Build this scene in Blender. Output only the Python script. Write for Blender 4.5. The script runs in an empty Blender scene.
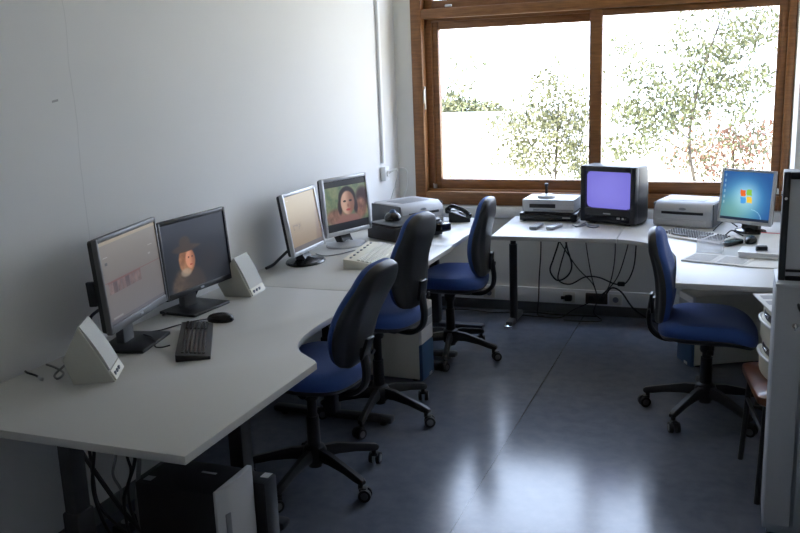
import bpy, bmesh, math, random
from mathutils import Vector, Matrix, Euler, noise as mnoise
random.seed(7)
PI = math.pi
sc = bpy.context.scene
COL = sc.collection
R = math.radians

# ------------------------------------------------------------------ materials
def lin(c):
    return tuple((x/12.92 if x <= .04045 else ((x+.055)/1.055)**2.4) for x in c)

def mat(name, col, rough=.5, metal=0., spec=.5, noise=0., nscale=40., bump=0., coat=0., sheen=0.):
    m = bpy.data.materials.new(name); m.use_nodes = True
    nt = m.node_tree; b = nt.nodes['Principled BSDF']
    b.inputs['Base Color'].default_value = (*col, 1)
    b.inputs['Roughness'].default_value = rough
    b.inputs['Metallic'].default_value = metal
    b.inputs['Specular IOR Level'].default_value = spec
    b.inputs['Coat Weight'].default_value = coat
    b.inputs['Sheen Weight'].default_value = sheen
    if noise or bump:
        tc = nt.nodes.new('ShaderNodeTexCoord')
        n = nt.nodes.new('ShaderNodeTexNoise'); n.inputs['Scale'].default_value = nscale
        n.inputs['Detail'].default_value = 5
        nt.links.new(tc.outputs['Object'], n.inputs['Vector'])
        if noise:
            mx = nt.nodes.new('ShaderNodeMix'); mx.data_type = 'RGBA'
            mx.inputs['A'].default_value = (*[c*(1-noise) for c in col], 1)
            mx.inputs['B'].default_value = (*[min(1, c*(1+noise)) for c in col], 1)
            nt.links.new(n.outputs['Fac'], mx.inputs['Factor'])
            nt.links.new(mx.outputs['Result'], b.inputs['Base Color'])
        if bump:
            bp = nt.nodes.new('ShaderNodeBump'); bp.inputs['Strength'].default_value = bump
            bp.inputs['Distance'].default_value = .004
            nt.links.new(n.outputs['Fac'], bp.inputs['Height'])
            nt.links.new(bp.outputs['Normal'], b.inputs['Normal'])
    return m

M = {}
M['ceiling'] = mat('ceiling_paint', (.84, .84, .83), .9, noise=.03)
M['plaster'] = mat('plaster', (.80, .80, .78), .85, noise=.04, nscale=8, bump=.05)
M['dim_plaster'] = mat('dim_plaster', (.76, .76, .74), .85, noise=.05, nscale=8, bump=.05)
M['sill_wall'] = mat('sill_wall_paint', (.74, .74, .71), .8, noise=.04, nscale=10)
M['trim_white'] = mat('trim_white', (.82, .83, .84), .55)
M['trunking'] = mat('trunking_plastic', (.66, .65, .60), .5)
M['skirting'] = mat('skirting_dark', (.12, .122, .125), .55, noise=.1)
M['desk'] = mat('desk_laminate', (.525, .52, .50), .38, noise=.025, nscale=160, spec=.45)
M['desk_edge'] = mat('desk_edge', (.50, .50, .49), .45)
M['steel_dark'] = mat('dark_steel', (.035, .036, .04), .42, spec=.5)
M['chrome'] = mat('chrome', (.75, .76, .78), .2, metal=1)
M['plastic_black'] = mat('black_plastic', (.012, .012, .013), .42, noise=.1, nscale=300)
M['shell_black'] = mat('chair_shell_plastic', (.030, .031, .033), .38, noise=.12, nscale=500, bump=.1)
M['gloss_black'] = mat('gloss_black', (.012, .012, .013), .22)
M['rubber'] = mat('rubber', (.01, .01, .01), .6)
M['hub_grey'] = mat('caster_hub_grey', (.12, .12, .13), .45)
M['fabric_blue'] = mat('blue_fabric', (.030, .080, .29), .85, noise=.3, nscale=350, bump=.35, sheen=.15)
M['fabric_navy'] = mat('navy_fabric', (.030, .080, .29), .85, noise=.3, nscale=350, bump=.35, sheen=.15)
M['beige'] = mat('beige_plastic', (.72, .70, .62), .5, noise=.03)
M['speaker'] = mat('speaker_beige', (.52, .51, .45), .55, noise=.03)
M['speaker_mesh'] = mat('speaker_mesh', (.50, .50, .46), .7, noise=.25, nscale=900)
M['cream'] = mat('cream_plastic', (.68, .65, .54), .45)
M['silver'] = mat('silver_plastic', (.50, .51, .53), .35, metal=.3)
M['silver_pane'] = mat('silvery_pane', (.60, .62, .66), .3)
M['bezel_grey'] = mat('bezel_grey', (.50, .50, .51), .45)
M['key_grey'] = mat('key_grey', (.10, .10, .11), .5)
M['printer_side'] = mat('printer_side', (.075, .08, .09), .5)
M['silver_dark'] = mat('dark_silver', (.13, .13, .135), .4, metal=.1)
M['grey_light'] = mat('light_grey_plastic', (.44, .45, .48), .45)
M['grey_mid'] = mat('mid_grey_plastic', (.22, .23, .25), .45)
M['white'] = mat('white_plastic', (.78, .78, .78), .4)
M['pc_blue'] = mat('pc_blue', (.045, .10, .20), .45)
M['cab'] = mat('cabinet_white_enamel', (.50, .52, .56), .38, noise=.02)
M['paper'] = mat('paper', (.82, .82, .82), .8)
M['paper_grey'] = mat('paper_grey', (.45, .46, .5), .8)
M['ink'] = mat('ink', (.25, .26, .3), .8)
M['red'] = mat('red_edge', (.7, .12, .12), .6)
M['teal'] = mat('teal_plastic', (.12, .42, .5), .5)
M['seat_wood'] = mat('brown_seat_wood', (.16, .055, .02), .3, noise=.2, nscale=20, coat=.3)
M['leaf_dark'] = mat('leaf_olive', (.055, .058, .020), .6, noise=.6, nscale=3)
M['leaf_green'] = mat('leaf_green', (.060, .070, .028), .6, noise=.5, nscale=3)
M['leaf_orange'] = mat('leaf_orange', (.19, .088, .055), .6, noise=.5, nscale=3)
M['leaf_pale'] = mat('leaf_pale', (.085, .085, .036), .6, noise=.5, nscale=3)
M['bark'] = mat('bark', (.035, .028, .02), .9, noise=.4, nscale=12)
M['render_white'] = mat('house_render', (.75, .74, .72), .9)
M['roofing'] = mat('roofing', (.22, .22, .22), .8)
M['ground'] = mat('ground_paving', (.46, .41, .30), .95, noise=.4, nscale=2)
M['brass'] = mat('latch_metal', (.55, .54, .5), .3, metal=.9)
M['cord_black'] = mat('cord_black', (.014, .014, .015), .5)
M['cord_white'] = mat('cord_white', (.6, .6, .58), .5)
M['cord_grey'] = mat('cord_grey', (.22, .22, .22), .5)
M['card_brown'] = mat('socket_brown', (.05, .035, .03), .5)

def wood():
    m = bpy.data.materials.new('window_wood'); m.use_nodes = True
    nt = m.node_tree; b = nt.nodes['Principled BSDF']
    tc = nt.nodes.new('ShaderNodeTexCoord'); mp = nt.nodes.new('ShaderNodeMapping')
    mp.inputs['Scale'].default_value = (3, 30, 30)
    n = nt.nodes.new('ShaderNodeTexNoise'); n.inputs['Scale'].default_value = 3; n.inputs['Detail'].default_value = 6
    r = nt.nodes.new('ShaderNodeValToRGB')
    r.color_ramp.elements[0].color = (.17, .066, .018, 1); r.color_ramp.elements[1].color = (.29, .128, .042, 1)
    r.color_ramp.elements[0].position = .3; r.color_ramp.elements[1].position = .75
    nt.links.new(tc.outputs['Object'], mp.inputs['Vector']); nt.links.new(mp.outputs['Vector'], n.inputs['Vector'])
    nt.links.new(n.outputs['Fac'], r.inputs['Fac']); nt.links.new(r.outputs['Color'], b.inputs['Base Color'])
    b.inputs['Roughness'].default_value = .42
    return m
M['wood'] = wood()

def glass():
    m = bpy.data.materials.new('window_glass'); m.use_nodes = True
    nt = m.node_tree; nt.nodes.clear()
    o = nt.nodes.new('ShaderNodeOutputMaterial'); t = nt.nodes.new('ShaderNodeBsdfTransparent')
    g = nt.nodes.new('ShaderNodeBsdfGlossy'); g.inputs['Roughness'].default_value = .02
    f = nt.nodes.new('ShaderNodeValue'); f.outputs[0].default_value = .03
    mx = nt.nodes.new('ShaderNodeMixShader')
    t.inputs['Color'].default_value = (.96, .97, .97, 1)
    nt.links.new(f.outputs[0], mx.inputs[0]); nt.links.new(t.outputs[0], mx.inputs[1]); nt.links.new(g.outputs[0], mx.inputs[2])
    nt.links.new(mx.outputs[0], o.inputs[0])
    return m
M['glass'] = glass()

def clear_plastic():
    m = bpy.data.materials.new('clear_plastic'); m.use_nodes = True
    nt = m.node_tree; nt.nodes.clear()
    o = nt.nodes.new('ShaderNodeOutputMaterial'); t = nt.nodes.new('ShaderNodeBsdfTransparent')
    g = nt.nodes.new('ShaderNodeBsdfPrincipled'); g.inputs['Base Color'].default_value = (.8, .82, .86, 1)
    g.inputs['Roughness'].default_value = .2
    mx = nt.nodes.new('ShaderNodeMixShader'); mx.inputs[0].default_value = .26
    nt.links.new(t.outputs[0], mx.inputs[1]); nt.links.new(g.outputs[0], mx.inputs[2]); nt.links.new(mx.outputs[0], o.inputs[0])
    return m
M['clear'] = clear_plastic()

def wall_left_mat():
    """white paint with a hairline crack running up the plaster and one short scratch"""
    m = bpy.data.materials.new('left_wall_paint'); m.use_nodes = True
    nt = m.node_tree; b = nt.nodes['Principled BSDF']; L = nt.links.new
    tc = nt.nodes.new('ShaderNodeTexCoord'); sp = nt.nodes.new('ShaderNodeSeparateXYZ'); L(tc.outputs['Object'], sp.inputs[0])
    def mth(op, a, bb=None):
        n = nt.nodes.new('ShaderNodeMath'); n.operation = op
        for i, v in enumerate((a, bb)):
            if v is None: continue
            if isinstance(v, (int, float)): n.inputs[i].default_value = v
            else: L(v, n.inputs[i])
        return n.outputs[0]
    ns = nt.nodes.new('ShaderNodeTexNoise'); ns.inputs['Scale'].default_value = 4; L(tc.outputs['Object'], ns.inputs['Vector'])
    off = mth('MULTIPLY', mth('SUBTRACT', ns.outputs['Fac'], .5), .05)
    yy = mth('ADD', mth('ADD', sp.outputs['Y'], 3.30), off)
    crack = mth('MULTIPLY', mth('LESS_THAN', mth('ABSOLUTE', yy), .0025), .16)
    # scratch: short slanted mark
    dy = mth('ADD', sp.outputs['Y'], 3.395); dz = mth('SUBTRACT', sp.outputs['Z'], 1.652)
    s1 = mth('LESS_THAN', mth('ABSOLUTE', mth('SUBTRACT', dz, mth('MULTIPLY', dy, .15))), .004)
    s2 = mth('LESS_THAN', mth('ABSOLUTE', dy), .016)
    scr = mth('MULTIPLY', mth('MULTIPLY', s1, s2), .6)
    fac = mth('MAXIMUM', crack, scr)
    n2 = nt.nodes.new('ShaderNodeTexNoise'); n2.inputs['Scale'].default_value = 2.2; n2.inputs['Detail'].default_value = 6
    L(tc.outputs['Object'], n2.inputs['Vector'])
    base = nt.nodes.new('ShaderNodeMix'); base.data_type = 'RGBA'
    base.inputs['A'].default_value = (.72, .72, .71, 1); base.inputs['B'].default_value = (.76, .76, .75, 1)
    L(n2.outputs['Fac'], base.inputs['Factor'])
    mx = nt.nodes.new('ShaderNodeMix'); mx.data_type = 'RGBA'; mx.inputs['B'].default_value = (.2, .2, .2, 1)
    L(fac, mx.inputs['Factor']); L(base.outputs['Result'], mx.inputs['A']); L(mx.outputs['Result'], b.inputs['Base Color'])
    b.inputs['Roughness'].default_value = .75
    return m
M['wall_left'] = wall_left_mat()

def floor_mat():
    m = bpy.data.materials.new('linoleum'); m.use_nodes = True
    nt = m.node_tree; b = nt.nodes['Principled BSDF']; L = nt.links.new
    tc = nt.nodes.new('ShaderNodeTexCoord')
    n = nt.nodes.new('ShaderNodeTexNoise'); n.inputs['Scale'].default_value = 14; n.inputs['Detail'].default_value = 7; n.inputs['Roughness'].default_value = .6
    L(tc.outputs['Object'], n.inputs['Vector'])
    r = nt.nodes.new('ShaderNodeValToRGB')
    r.color_ramp.elements[0].position = .3; r.color_ramp.elements[0].color = (.108, .120, .155, 1)
    r.color_ramp.elements[1].position = .72; r.color_ramp.elements[1].color = (.146, .160, .198, 1)
    L(n.outputs['Fac'], r.inputs['Fac'])
    # a sheet seam and worn scuffs
    sp = nt.nodes.new('ShaderNodeSeparateXYZ'); L(tc.outputs['Object'], sp.inputs[0])
    a = nt.nodes.new('ShaderNodeMath'); a.operation = 'SUBTRACT'; L(sp.outputs['X'], a.inputs[0]); a.inputs[1].default_value = 1.36
    ab = nt.nodes.new('ShaderNodeMath'); ab.operation = 'ABSOLUTE'; L(a.outputs[0], ab.inputs[0])
    lt = nt.nodes.new('ShaderNodeMath'); lt.operation = 'LESS_THAN'; L(ab.outputs[0], lt.inputs[0]); lt.inputs[1].default_value = .0022
    mx = nt.nodes.new('ShaderNodeMix'); mx.data_type = 'RGBA'; mx.inputs['B'].default_value = (.03, .032, .038, 1)
    L(lt.outputs[0], mx.inputs['Factor']); L(r.outputs['Color'], mx.inputs['A'])
    L(mx.outputs['Result'], b.inputs['Base Color'])
    b.inputs['Roughness'].default_value = .19
    b.inputs['Specular IOR Level'].default_value = .75
    return m
M['floor'] = floor_mat()

def screen_mat(name, strength=1., rough=.35):
    m = bpy.data.materials.new(name); m.use_nodes = True
    nt = m.node_tree; b = nt.nodes['Principled BSDF']
    at = nt.nodes.new('ShaderNodeAttribute'); at.attribute_name = 'Col'
    b.inputs['Base Color'].default_value = (.012, .012, .013, 1); b.inputs['Roughness'].default_value = rough
    nt.links.new(at.outputs['Color'], b.inputs['Emission Color']); b.inputs['Emission Strength'].default_value = strength
    return m
M['screen'] = screen_mat('lit_screen', 1.)

# ------------------------------------------------------------------ mesh building
class MB:
    def __init__(s): s.v = []; s.f = []; s.m = []
    def add(s, verts, faces, mi=0, X=None):
        o = len(s.v)
        s.v += [tuple(X @ Vector(v)) if X is not None else tuple(v) for v in verts]
        s.f += [tuple(i+o for i in f) for f in faces]; s.m += [mi]*len(faces)
        return s
    def frombm(s, bm, mi=0, X=None):
        bm.verts.ensure_lookup_table(); bm.verts.index_update()
        s.add([v.co.copy() for v in bm.verts], [[v.index for v in f.verts] for f in bm.faces], mi, X); bm.free(); return s
    def box(s, c, size, bev=.003, rot=None, mi=0, seg=2):
        bm = bmesh.new(); bmesh.ops.create_cube(bm, size=1)
        for v in bm.verts: v.co = Vector((v.co.x*size[0], v.co.y*size[1], v.co.z*size[2]))
        if bev: bmesh.ops.bevel(bm, geom=bm.edges[:], offset=min(bev, .45*min(size)), segments=seg, affect='EDGES', profile=.5)
        X = Matrix.Translation(c)
        if rot is not None: X = X @ (rot.to_matrix().to_4x4() if isinstance(rot, Euler) else rot)
        return s.frombm(bm, mi, X)
    def cyl(s, a, b, r, r2=None, n=16, mi=0):
        a, b = Vector(a), Vector(b); r2 = r if r2 is None else r2
        q = (b-a).to_track_quat('Z', 'Y'); h = (b-a).length
        vs = []; fs = []
        for k, (rr, z) in enumerate(((r, 0), (r2, h))):
            for i in range(n):
                t = 2*PI*i/n; vs.append(a + q @ Vector((rr*math.cos(t), rr*math.sin(t), z)))
        for i in range(n): fs.append((i, (i+1) % n, n+(i+1) % n, n+i))
        fs.append(tuple(reversed(range(n)))); fs.append(tuple(range(n, 2*n)))
        return s.add(vs, fs, mi)
    def lathe(s, prof, c=(0, 0, 0), n=24, mi=0, X=None):
        vs = []; fs = []; k = len(prof)
        for (r, z) in prof:
            for i in range(n):
                t = 2*PI*i/n; vs.append((c[0]+r*math.cos(t), c[1]+r*math.sin(t), c[2]+z))
        for j in range(k-1):
            for i in range(n):
                fs.append((j*n+i, j*n+(i+1) % n, (j+1)*n+(i+1) % n, (j+1)*n+i))
        fs.append(tuple(reversed(range(n)))); fs.append(tuple(range((k-1)*n, k*n)))
        return s.add(vs, fs, mi, X)
    def loft(s, rings, mi=0, cap=True, X=None):
        n = len(rings[0]); vs = [p for r in rings for p in r]; fs = []
        for j in range(len(rings)-1):
            for i in range(n): fs.append((j*n+i, j*n+(i+1) % n, (j+1)*n+(i+1) % n, (j+1)*n+i))
        if cap: fs.append(tuple(reversed(range(n)))); fs.append(tuple(range((len(rings)-1)*n, len(rings)*n)))
        return s.add(vs, fs, mi, X)
    def tube(s, pts, r, n=8, mi=0, sub=6):
        P = [Vector(p) for p in pts]
        if len(P) > 2 and sub > 1:
            Q = []
            for i in range(len(P)-1):
                p0 = P[max(i-1, 0)]; p1 = P[i]; p2 = P[i+1]; p3 = P[min(i+2, len(P)-1)]
                for k in range(sub):
                    t = k/sub
                    Q.append(.5*((2*p1)+(p2-p0)*t+(2*p0-5*p1+4*p2-p3)*t*t+(3*p1-p0-3*p2+p3)*t**3))
            Q.append(P[-1]); P = Q
        rings = []; up = Vector((0, 0, 1)); prev = None
        for i, p in enumerate(P):
            d = (P[min(i+1, len(P)-1)]-P[max(i-1, 0)]).normalized()
            if prev is None: a = d.cross(up) if abs(d.z) < .95 else d.cross(Vector((1, 0, 0)))
            else: a = prev - d*prev.dot(d)
            a.normalize(); prev = a; b = d.cross(a)
            rr = r[i*len(r)//len(P)] if isinstance(r, (list, tuple)) else r
            rings.append([p+a*rr*math.cos(2*PI*k/n)+b*rr*math.sin(2*PI*k/n) for k in range(n)])
        return s.loft(rings, mi)
    def prism(s, poly, lo, hi, axis='z', bev=0., mi=0, X=None, seg=2):
        """closed polygon extruded along an axis: z -> (x,y), y -> (x,z), x -> (y,z)"""
        f = {'z': lambda p, h: (p[0], p[1], h), 'y': lambda p, h: (p[0], h, p[1]), 'x': lambda p, h: (h, p[0], p[1])}[axis]
        bm = bmesh.new(); n = len(poly)
        a = [bm.verts.new(f(p, lo)) for p in poly]; b = [bm.verts.new(f(p, hi)) for p in poly]
        fa = bm.faces.new(a); fb = bm.faces.new(list(reversed(b)))
        for i in range(n): bm.faces.new((a[i], b[i], b[(i+1) % n], a[(i+1) % n]))
        bmesh.ops.recalc_face_normals(bm, faces=bm.faces[:])
        if bev:
            ed = [e for e in bm.edges if (fa in e.link_faces or fb in e.link_faces)]
            bmesh.ops.bevel(bm, geom=ed, offset=bev, segments=seg, affect='EDGES', profile=.5)
        return s.frombm(bm, mi, X)
    def build(s, name, mats, parent=None, loc=None, rot=None, ang=35):
        me = bpy.data.meshes.new(name); me.from_pydata([tuple(v) for v in s.v], [], s.f)
        if not isinstance(mats, (list, tuple)): mats = [mats]
        for m in mats: me.materials.append(M[m] if isinstance(m, str) else m)
        me.polygons.foreach_set('material_index', s.m)
        me.polygons.foreach_set('use_smooth', [True]*len(s.f))
        bm = bmesh.new(); bm.from_mesh(me); bmesh.ops.recalc_face_normals(bm, faces=bm.faces[:]); bm.to_mesh(me); bm.free()
        me.set_sharp_from_angle(angle=R(ang)); me.update()
        o = bpy.data.objects.new(name, me); COL.objects.link(o)
        if parent is not None: o.parent = parent
        if loc is not None: o.location = loc
        if rot is not None: o.rotation_euler = rot
        return o

def tag(o, label, cat, group=None, kind=None):
    o['label'] = label; o['category'] = cat
    if group: o['group'] = group
    if kind: o['kind'] = kind
    return o

def thing(name, label, cat, loc=(0, 0, 0), rz=0., group=None):
    o = bpy.data.objects.new(name, None); COL.objects.link(o); o.empty_display_size = .05
    o.location = loc; o.rotation_euler = (0, 0, rz)
    return tag(o, label, cat, group)

def structure(o, label=None):
    o['kind'] = 'structure'
    if label: o['label'] = label
    return o

KIDS = {}
def children(o): return [c for c in bpy.data.objects if c.parent == o]
def copy_tree(o, parent=None):
    c = o.copy(); COL.objects.link(c)
    if parent is not None: c.parent = parent
    for ch in children(o): copy_tree(ch, c)
    return c

def arc(cx, cy, r, a0, a1, n):
    return [(cx+r*math.cos(R(a0+(a1-a0)*i/n)), cy+r*math.sin(R(a0+(a1-a0)*i/n))) for i in range(n+1)]

def rrect(x0, y0, x1, y1, r, n=5):
    return arc(x1-r, y1-r, r, 0, 90, n)+arc(x0+r, y1-r, r, 90, 180, n)+arc(x0+r, y0+r, r, 180, 270, n)+arc(x1-r, y0+r, r, 270, 360, n)

# ------------------------------------------------------------------ room shell
W = 2.95; YB = -7.0; ZC = 2.95; T = .3
structure(MB().box((W/2, YB/2+.2, -.05), (W+.8, -YB+.8, .1), 0).build('floor', 'floor'), 'dark blue-grey glossy linoleum floor with a seam and scuffs')
structure(MB().box((W/2, YB/2, ZC+.05), (W+.8, -YB+.8, .1), 0).build('ceiling', 'ceiling'))
structure(MB().box((-.15, YB/2, ZC/2), (.3, -YB, ZC), 0).build('wall_left', 'wall_left'), 'plain white wall with a hairline crack')
structure(MB().box((W+.15, YB/2, ZC/2), (.3, -YB, ZC), 0).build('wall_right', 'plaster'))
structure(MB().box((W/2, YB-.15, ZC/2), (W+.6, .3, ZC), 0).build('wall_back', 'dim_plaster'))
# window wall with its opening
OX0, OX1, OZ0, OZ1 = .135, 2.612, .762, 2.78
w = MB()
w.box((W/2, T/2, OZ0/2), (W+.6, T, OZ0), 0)
w.box((W/2, T/2, (OZ1+ZC)/2), (W+.6, T, ZC-OZ1), 0)
w.box(((OX0-.3)/2, T/2, (OZ0+OZ1)/2), (OX0+.3, T, OZ1-OZ0), 0)
w.box(((OX1+W+.3)/2, T/2, (OZ0+OZ1)/2), (W+.3-OX1, T, OZ1-OZ0), 0)
structure(w.build('wall_window', 'sill_wall'), 'pale wall around and below the wooden window')
structure(MB().box(((2.618+W)/2, -.25, ZC/2), (W-2.618, .5, ZC), 0).build('wall_pier', 'plaster'), 'pale pier standing beside the window')
structure(MB().box((1.37, -.012, .715), (2.46, .024, .076), .004).build('trim_1', 'trim_white'), 'white strip under the window frame')
structure(MB().box((1.31, -.0125, .128), (2.6, .025, .105), .004).build('trim_2', 'trim_white'), 'white cable duct along the foot of the window wall')
structure(MB().box((1.31, -.006, .037), (2.6, .012, .074), .002).build('baseboard_window', 'skirting'))
structure(MB().box((.006, YB/2, .037), (.012, -YB, .074), .002).build('baseboard_left', 'skirting'))
structure(MB().box((W-.006, (YB-.5)/2, .037), (.012, -YB-.5, .074), .002).build('baseboard_right', 'skirting'))
structure(MB().box((W/2, YB+.006, .037), (W, .012, .074), .002).build('baseboard_back', 'skirting'))

# window: outer frame, transom, two sashes with panes, fittings
win = bpy.data.objects.new('window_1', None); COL.objects.link(win)
structure(win, 'wide brown wooden window with two sashes under a transom light')
def bar(mb, x0, x1, z0, z1, y0, y1, bev=.004): mb.box(((x0+x1)/2, (y0+y1)/2, (z0+z1)/2), (x1-x0, y1-y0, z1-z0), bev)
f = MB()
bar(f, OX0, .215, OZ0, OZ1, -.02, .16); bar(f, 2.565, OX1, OZ0, OZ1, -.02, .16)
bar(f, .215, 2.565, OZ0, .855, -.02, .16); bar(f, .215, 2.565, OZ1-.06, OZ1, -.02, .16)
bar(f, .215, 2.565, 2.06, 2.125, -.02, .16)
bar(f, .215, 2.565, .855, .866, .03, .16); bar(f, .20, .262, .85, 2.06, .055, .074, .002); bar(f, .2, 2.565, 2.04, 2.07, .055, .0745, .002)
bar(f, .20, .25, .85, 2.06, .132, .16, .002); bar(f, .2, 2.58, 2.03, 2.07, .132, .16, .002)
structure(f.build('window_frame', 'wood', win))
def sash(x0, x1, z0, z1, s, b, t, y):
    m = MB()
    bar(m, x0, x0+s[0], z0, z1, y, y+.055); bar(m, x1-s[1], x1, z0, z1, y, y+.055)
    bar(m, x0+s[0], x1-s[1], z0, z0+b, y, y+.055); bar(m, x0+s[0], x1-s[1], z1-t, z1, y, y+.055)
    o = structure(m.build('sash', 'wood', win))
    g = MB(); bar(g, x0+s[0]-.004, x1-s[1]+.004, z0+b-.004, z1-t+.004, y+.022, y+.028, 0)
    structure(g.build('pane', 'glass', o))
sash(.243, 1.412, .866, 2.055, (.062, .03), .068, .068, .075)
sash(1.372, 2.565, .866, 2.055, (.082, .055), .068, .040, .018)
sash(.215, 2.565, 2.125, OZ1-.06, (.06, .06), .06, .06, .05)
h = MB(); h.box((.222, .0, 1.52), (.012, .018, .16), .004); h.box((.226, -.02, 1.53), (.012, .03, .1), .005)
structure(h.build('window_handle', 'brass', win))
h = MB(); h.box((.262, .055, .885), (.022, .03, .03), .004); h.cyl((.262, .045, .89), (.262, .02, .905), .006)
structure(h.build('window_latch', 'brass', win))
h = MB(); h.box((2.545, .0, .885), (.05, .03, .035), .004); h.cyl((2.535, -.005, .9), (2.535, -.005, .925), .008)
structure(h.build('window_latch', 'brass', win))
h = MB(); h.box((.42, -.026, 2.138), (.05, .014, .014), .004)
structure(h.build('transom_latch', 'brass', win))

# ------------------------------------------------------------------ outside
structure(MB().box((0, 30, -3.7), (120, 59, .2), 0).build('ground', 'ground'))
def leaves(mb, clumps, size, yc, spread, dens=1.):
    for (cx, cz, rx, rz, n) in clumps:
        for _ in range(int(n*dens)):
            while True:
                a, b, c = (random.uniform(-1, 1) for _ in range(3))
                if a*a+b*b+c*c < 1: break
            p = Vector((cx+a*rx, yc+b*spread, cz+c*rz))
            s = size*random.uniform(.6, 1.35)
            E = Euler((random.uniform(0, 6.28), random.uniform(0, 6.28), random.uniform(0, 6.28))).to_matrix().to_4x4()
            X = Matrix.Translation(p) @ E
            mb.add([(-s*.5, 0, 0), (-s*.1, -s*.3, .1*s), (s*.35, -s*.2, .08*s), (s*.6, 0, -.06*s), (s*.35, s*.2, .08*s), (-s*.1, s*.3, .1*s)],
                   [(0, 1, 2, 3), (0, 3, 4, 5)], random.randint(0, 1), X)
def tree(name, label, trunk, branches, clumps, size, yc, spread, mats, bark=True, cat='tree', group='trees outside the window'):
    t = thing(name, label, cat, (0, 0, 0), 0, group)
    m = MB()
    for pts, r in trunk+branches:
        n = (len(pts)-1)*6+1
        m.tube(pts, [.6*r*(1-.7*i/n) for i in range(n)], 7)
    m.build('trunk', 'bark', t)
    l = MB(); leaves(l, clumps, size, yc, spread, 2.7); l.build('foliage', mats, t)
    return t
tree('leafy_tree', 'sparse leafy tree outside, behind the left sash', [([(-.6, 9, -3.6), (-.62, 9, -1.5), (-.6, 9, 0), (-.55, 9, 1.1)], .07)],
     [([(-.6, 9, -.3), (-.9, 8.8, .3), (-1.2, 8.7, .7)], .03), ([(-.6, 9, .2), (-.4, 8.9, .7), (-.2, 8.8, 1.1)], .025)],
     [(-.65, 1.15, .42, .45, 210), (-1.04, .8, .35, .32, 130), (-.5, .62, .42, .36, 210), (-.19, .98, .2, .36, 80), (-.27, .15, .36, .36, 210), (-.98, .15, .42, .36, 210), (-1.35, .33, .28, .3, 90), (-.75, 1.55, .2, .2, 26), (-1.5, .75, .3, .3, 40), (-.5, 1.3, .9, .7, 90), (-1.1, .5, .9, .8, 120)],
     .064, 9, .7, ['leaf_dark', 'leaf_pale'])
tree('leafy_tree', 'tall branching tree outside, filling the right sash', [([(1.9, 8.5, -3.6), (1.85, 8.5, -1), (1.6, 8.5, .4), (1.75, 8.4, 1.5), (2.1, 8.4, 2.6)], .06)],
     [([(1.6, 8.5, .5), (1.2, 8.4, .9), (.8, 8.3, 1.5)], .022), ([(1.7, 8.5, 1.1), (2.2, 8.3, 1.6), (2.6, 8.3, 2.3)], .022), ([(1.55, 8.5, .3), (1.1, 8.5, .6), (.6, 8.5, .9)], .02), ([(1.65, 8.4, .9), (1.5, 8.4, 1.6), (1.45, 8.4, 2.2)], .016)],
     [(1.75, 1.65, .42, .32, 230), (2.2, 1.95, .36, .34, 200), (2.5, 1.4, .3, .3, 110), (2.0, 1.25, .4, .26, 180), (1.25, 1.22, .36, .26, 150), (.89, 1.5, .36, .26, 110), (.66, .95, .3, .28, 130), (1.1, .82, .36, .26, 160), (1.57, .95, .36, .26, 140), (.89, .5, .3, .24, 70), (.5, .35, .25, .26, 70), (.6, 1.95, .3, .2, 34), (2.6, 2.15, .3, .3, 120), (1.43, 2.0, .4, .25, 70), (2.35, .95, .3, .2, 60), (2.0, 2.5, .8, .3, 160), (1.6, 1.3, 1.4, 1.1, 330), (.9, .7, .8, .6, 110)],
     .062, 8.5, .8, ['leaf_dark', 'leaf_green'])
tree('autumn_tree', 'small tree turning orange, low behind the right sash', [([(2.3, 10, -3.6), (2.3, 10, -1.5), (2.25, 10, .2)], .05)], [([(2.3, 10, -.6), (1.9, 10, -.1), (1.6, 10, .1)], .02)],
     [(2.0, .3, .5, .3, 130), (2.55, .42, .5, .32, 150), (1.55, .02, .5, .25, 100), (2.75, .0, .5, .35, 120), (2.1, -.1, .5, .3, 110), (1.9, .5, .9, .4, 90)],
     .066, 10, .6, ['leaf_orange', 'leaf_pale'])
tree('leafy_tree', 'green bushy tree above the white annexe outside', [([(-6.8, 24.3, -3.6), (-6.8, 24.3, -1.5), (-6.75, 24.3, .0)], .1)], [([(-6.8, 24.3, -.5), (-6.4, 24.2, 0), (-6.1, 24.2, .3)], .04)],
     [(-6.8, .2, .85, .55, 330), (-6.0, .1, .7, .5, 230), (-7.4, .4, .7, .6, 230), (-7.0, 1.15, .6, .4, 40), (-6.7, 1.9, .8, .3, 16), (-5.5, -.05, .5, .4, 80)],
     .13, 24.3, .8, ['leaf_green', 'leaf_pale'])
b = thing('flat_roof_building', 'low white flat-roofed annexe seen through the left sash', 'building', (-3.9, 17.5, -3.6))
MB().box((0, 0, 1.95), (4.6, 4.6, 3.9), .01).build('wall', 'render_white', b)
MB().box((0, -.05, 3.98), (4.8, 4.9, .12), .01).build('roof', 'roofing', b)
MB().box((0, -2.32, 3.03), (4.55, .06, .06), .01).build('ledge', 'roofing', b)
l = MB(); leaves(l, [(-3.5, -.9, .4, .38, 300), (-2.9, -.9, .4, .36, 300), (-2.3, -.95, .4, .34, 240), (-1.7, -1.0, .4, .3, 200)], .09, 12, .35)
hd = thing('clipped_hedge', 'pale green hedge at the foot of the white annexe', 'hedge', (0, 0, 0))
l.build('foliage', ['leaf_pale', 'leaf_green'], hd)
m = MB()
for x in (-3.5, -2.9, -2.3, -1.7): m.tube([(x, 12, -3.6), (x+.03, 12, -2.2), (x, 12, -.9)], .03, 6)
m.build('stem', 'bark', hd)

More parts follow.
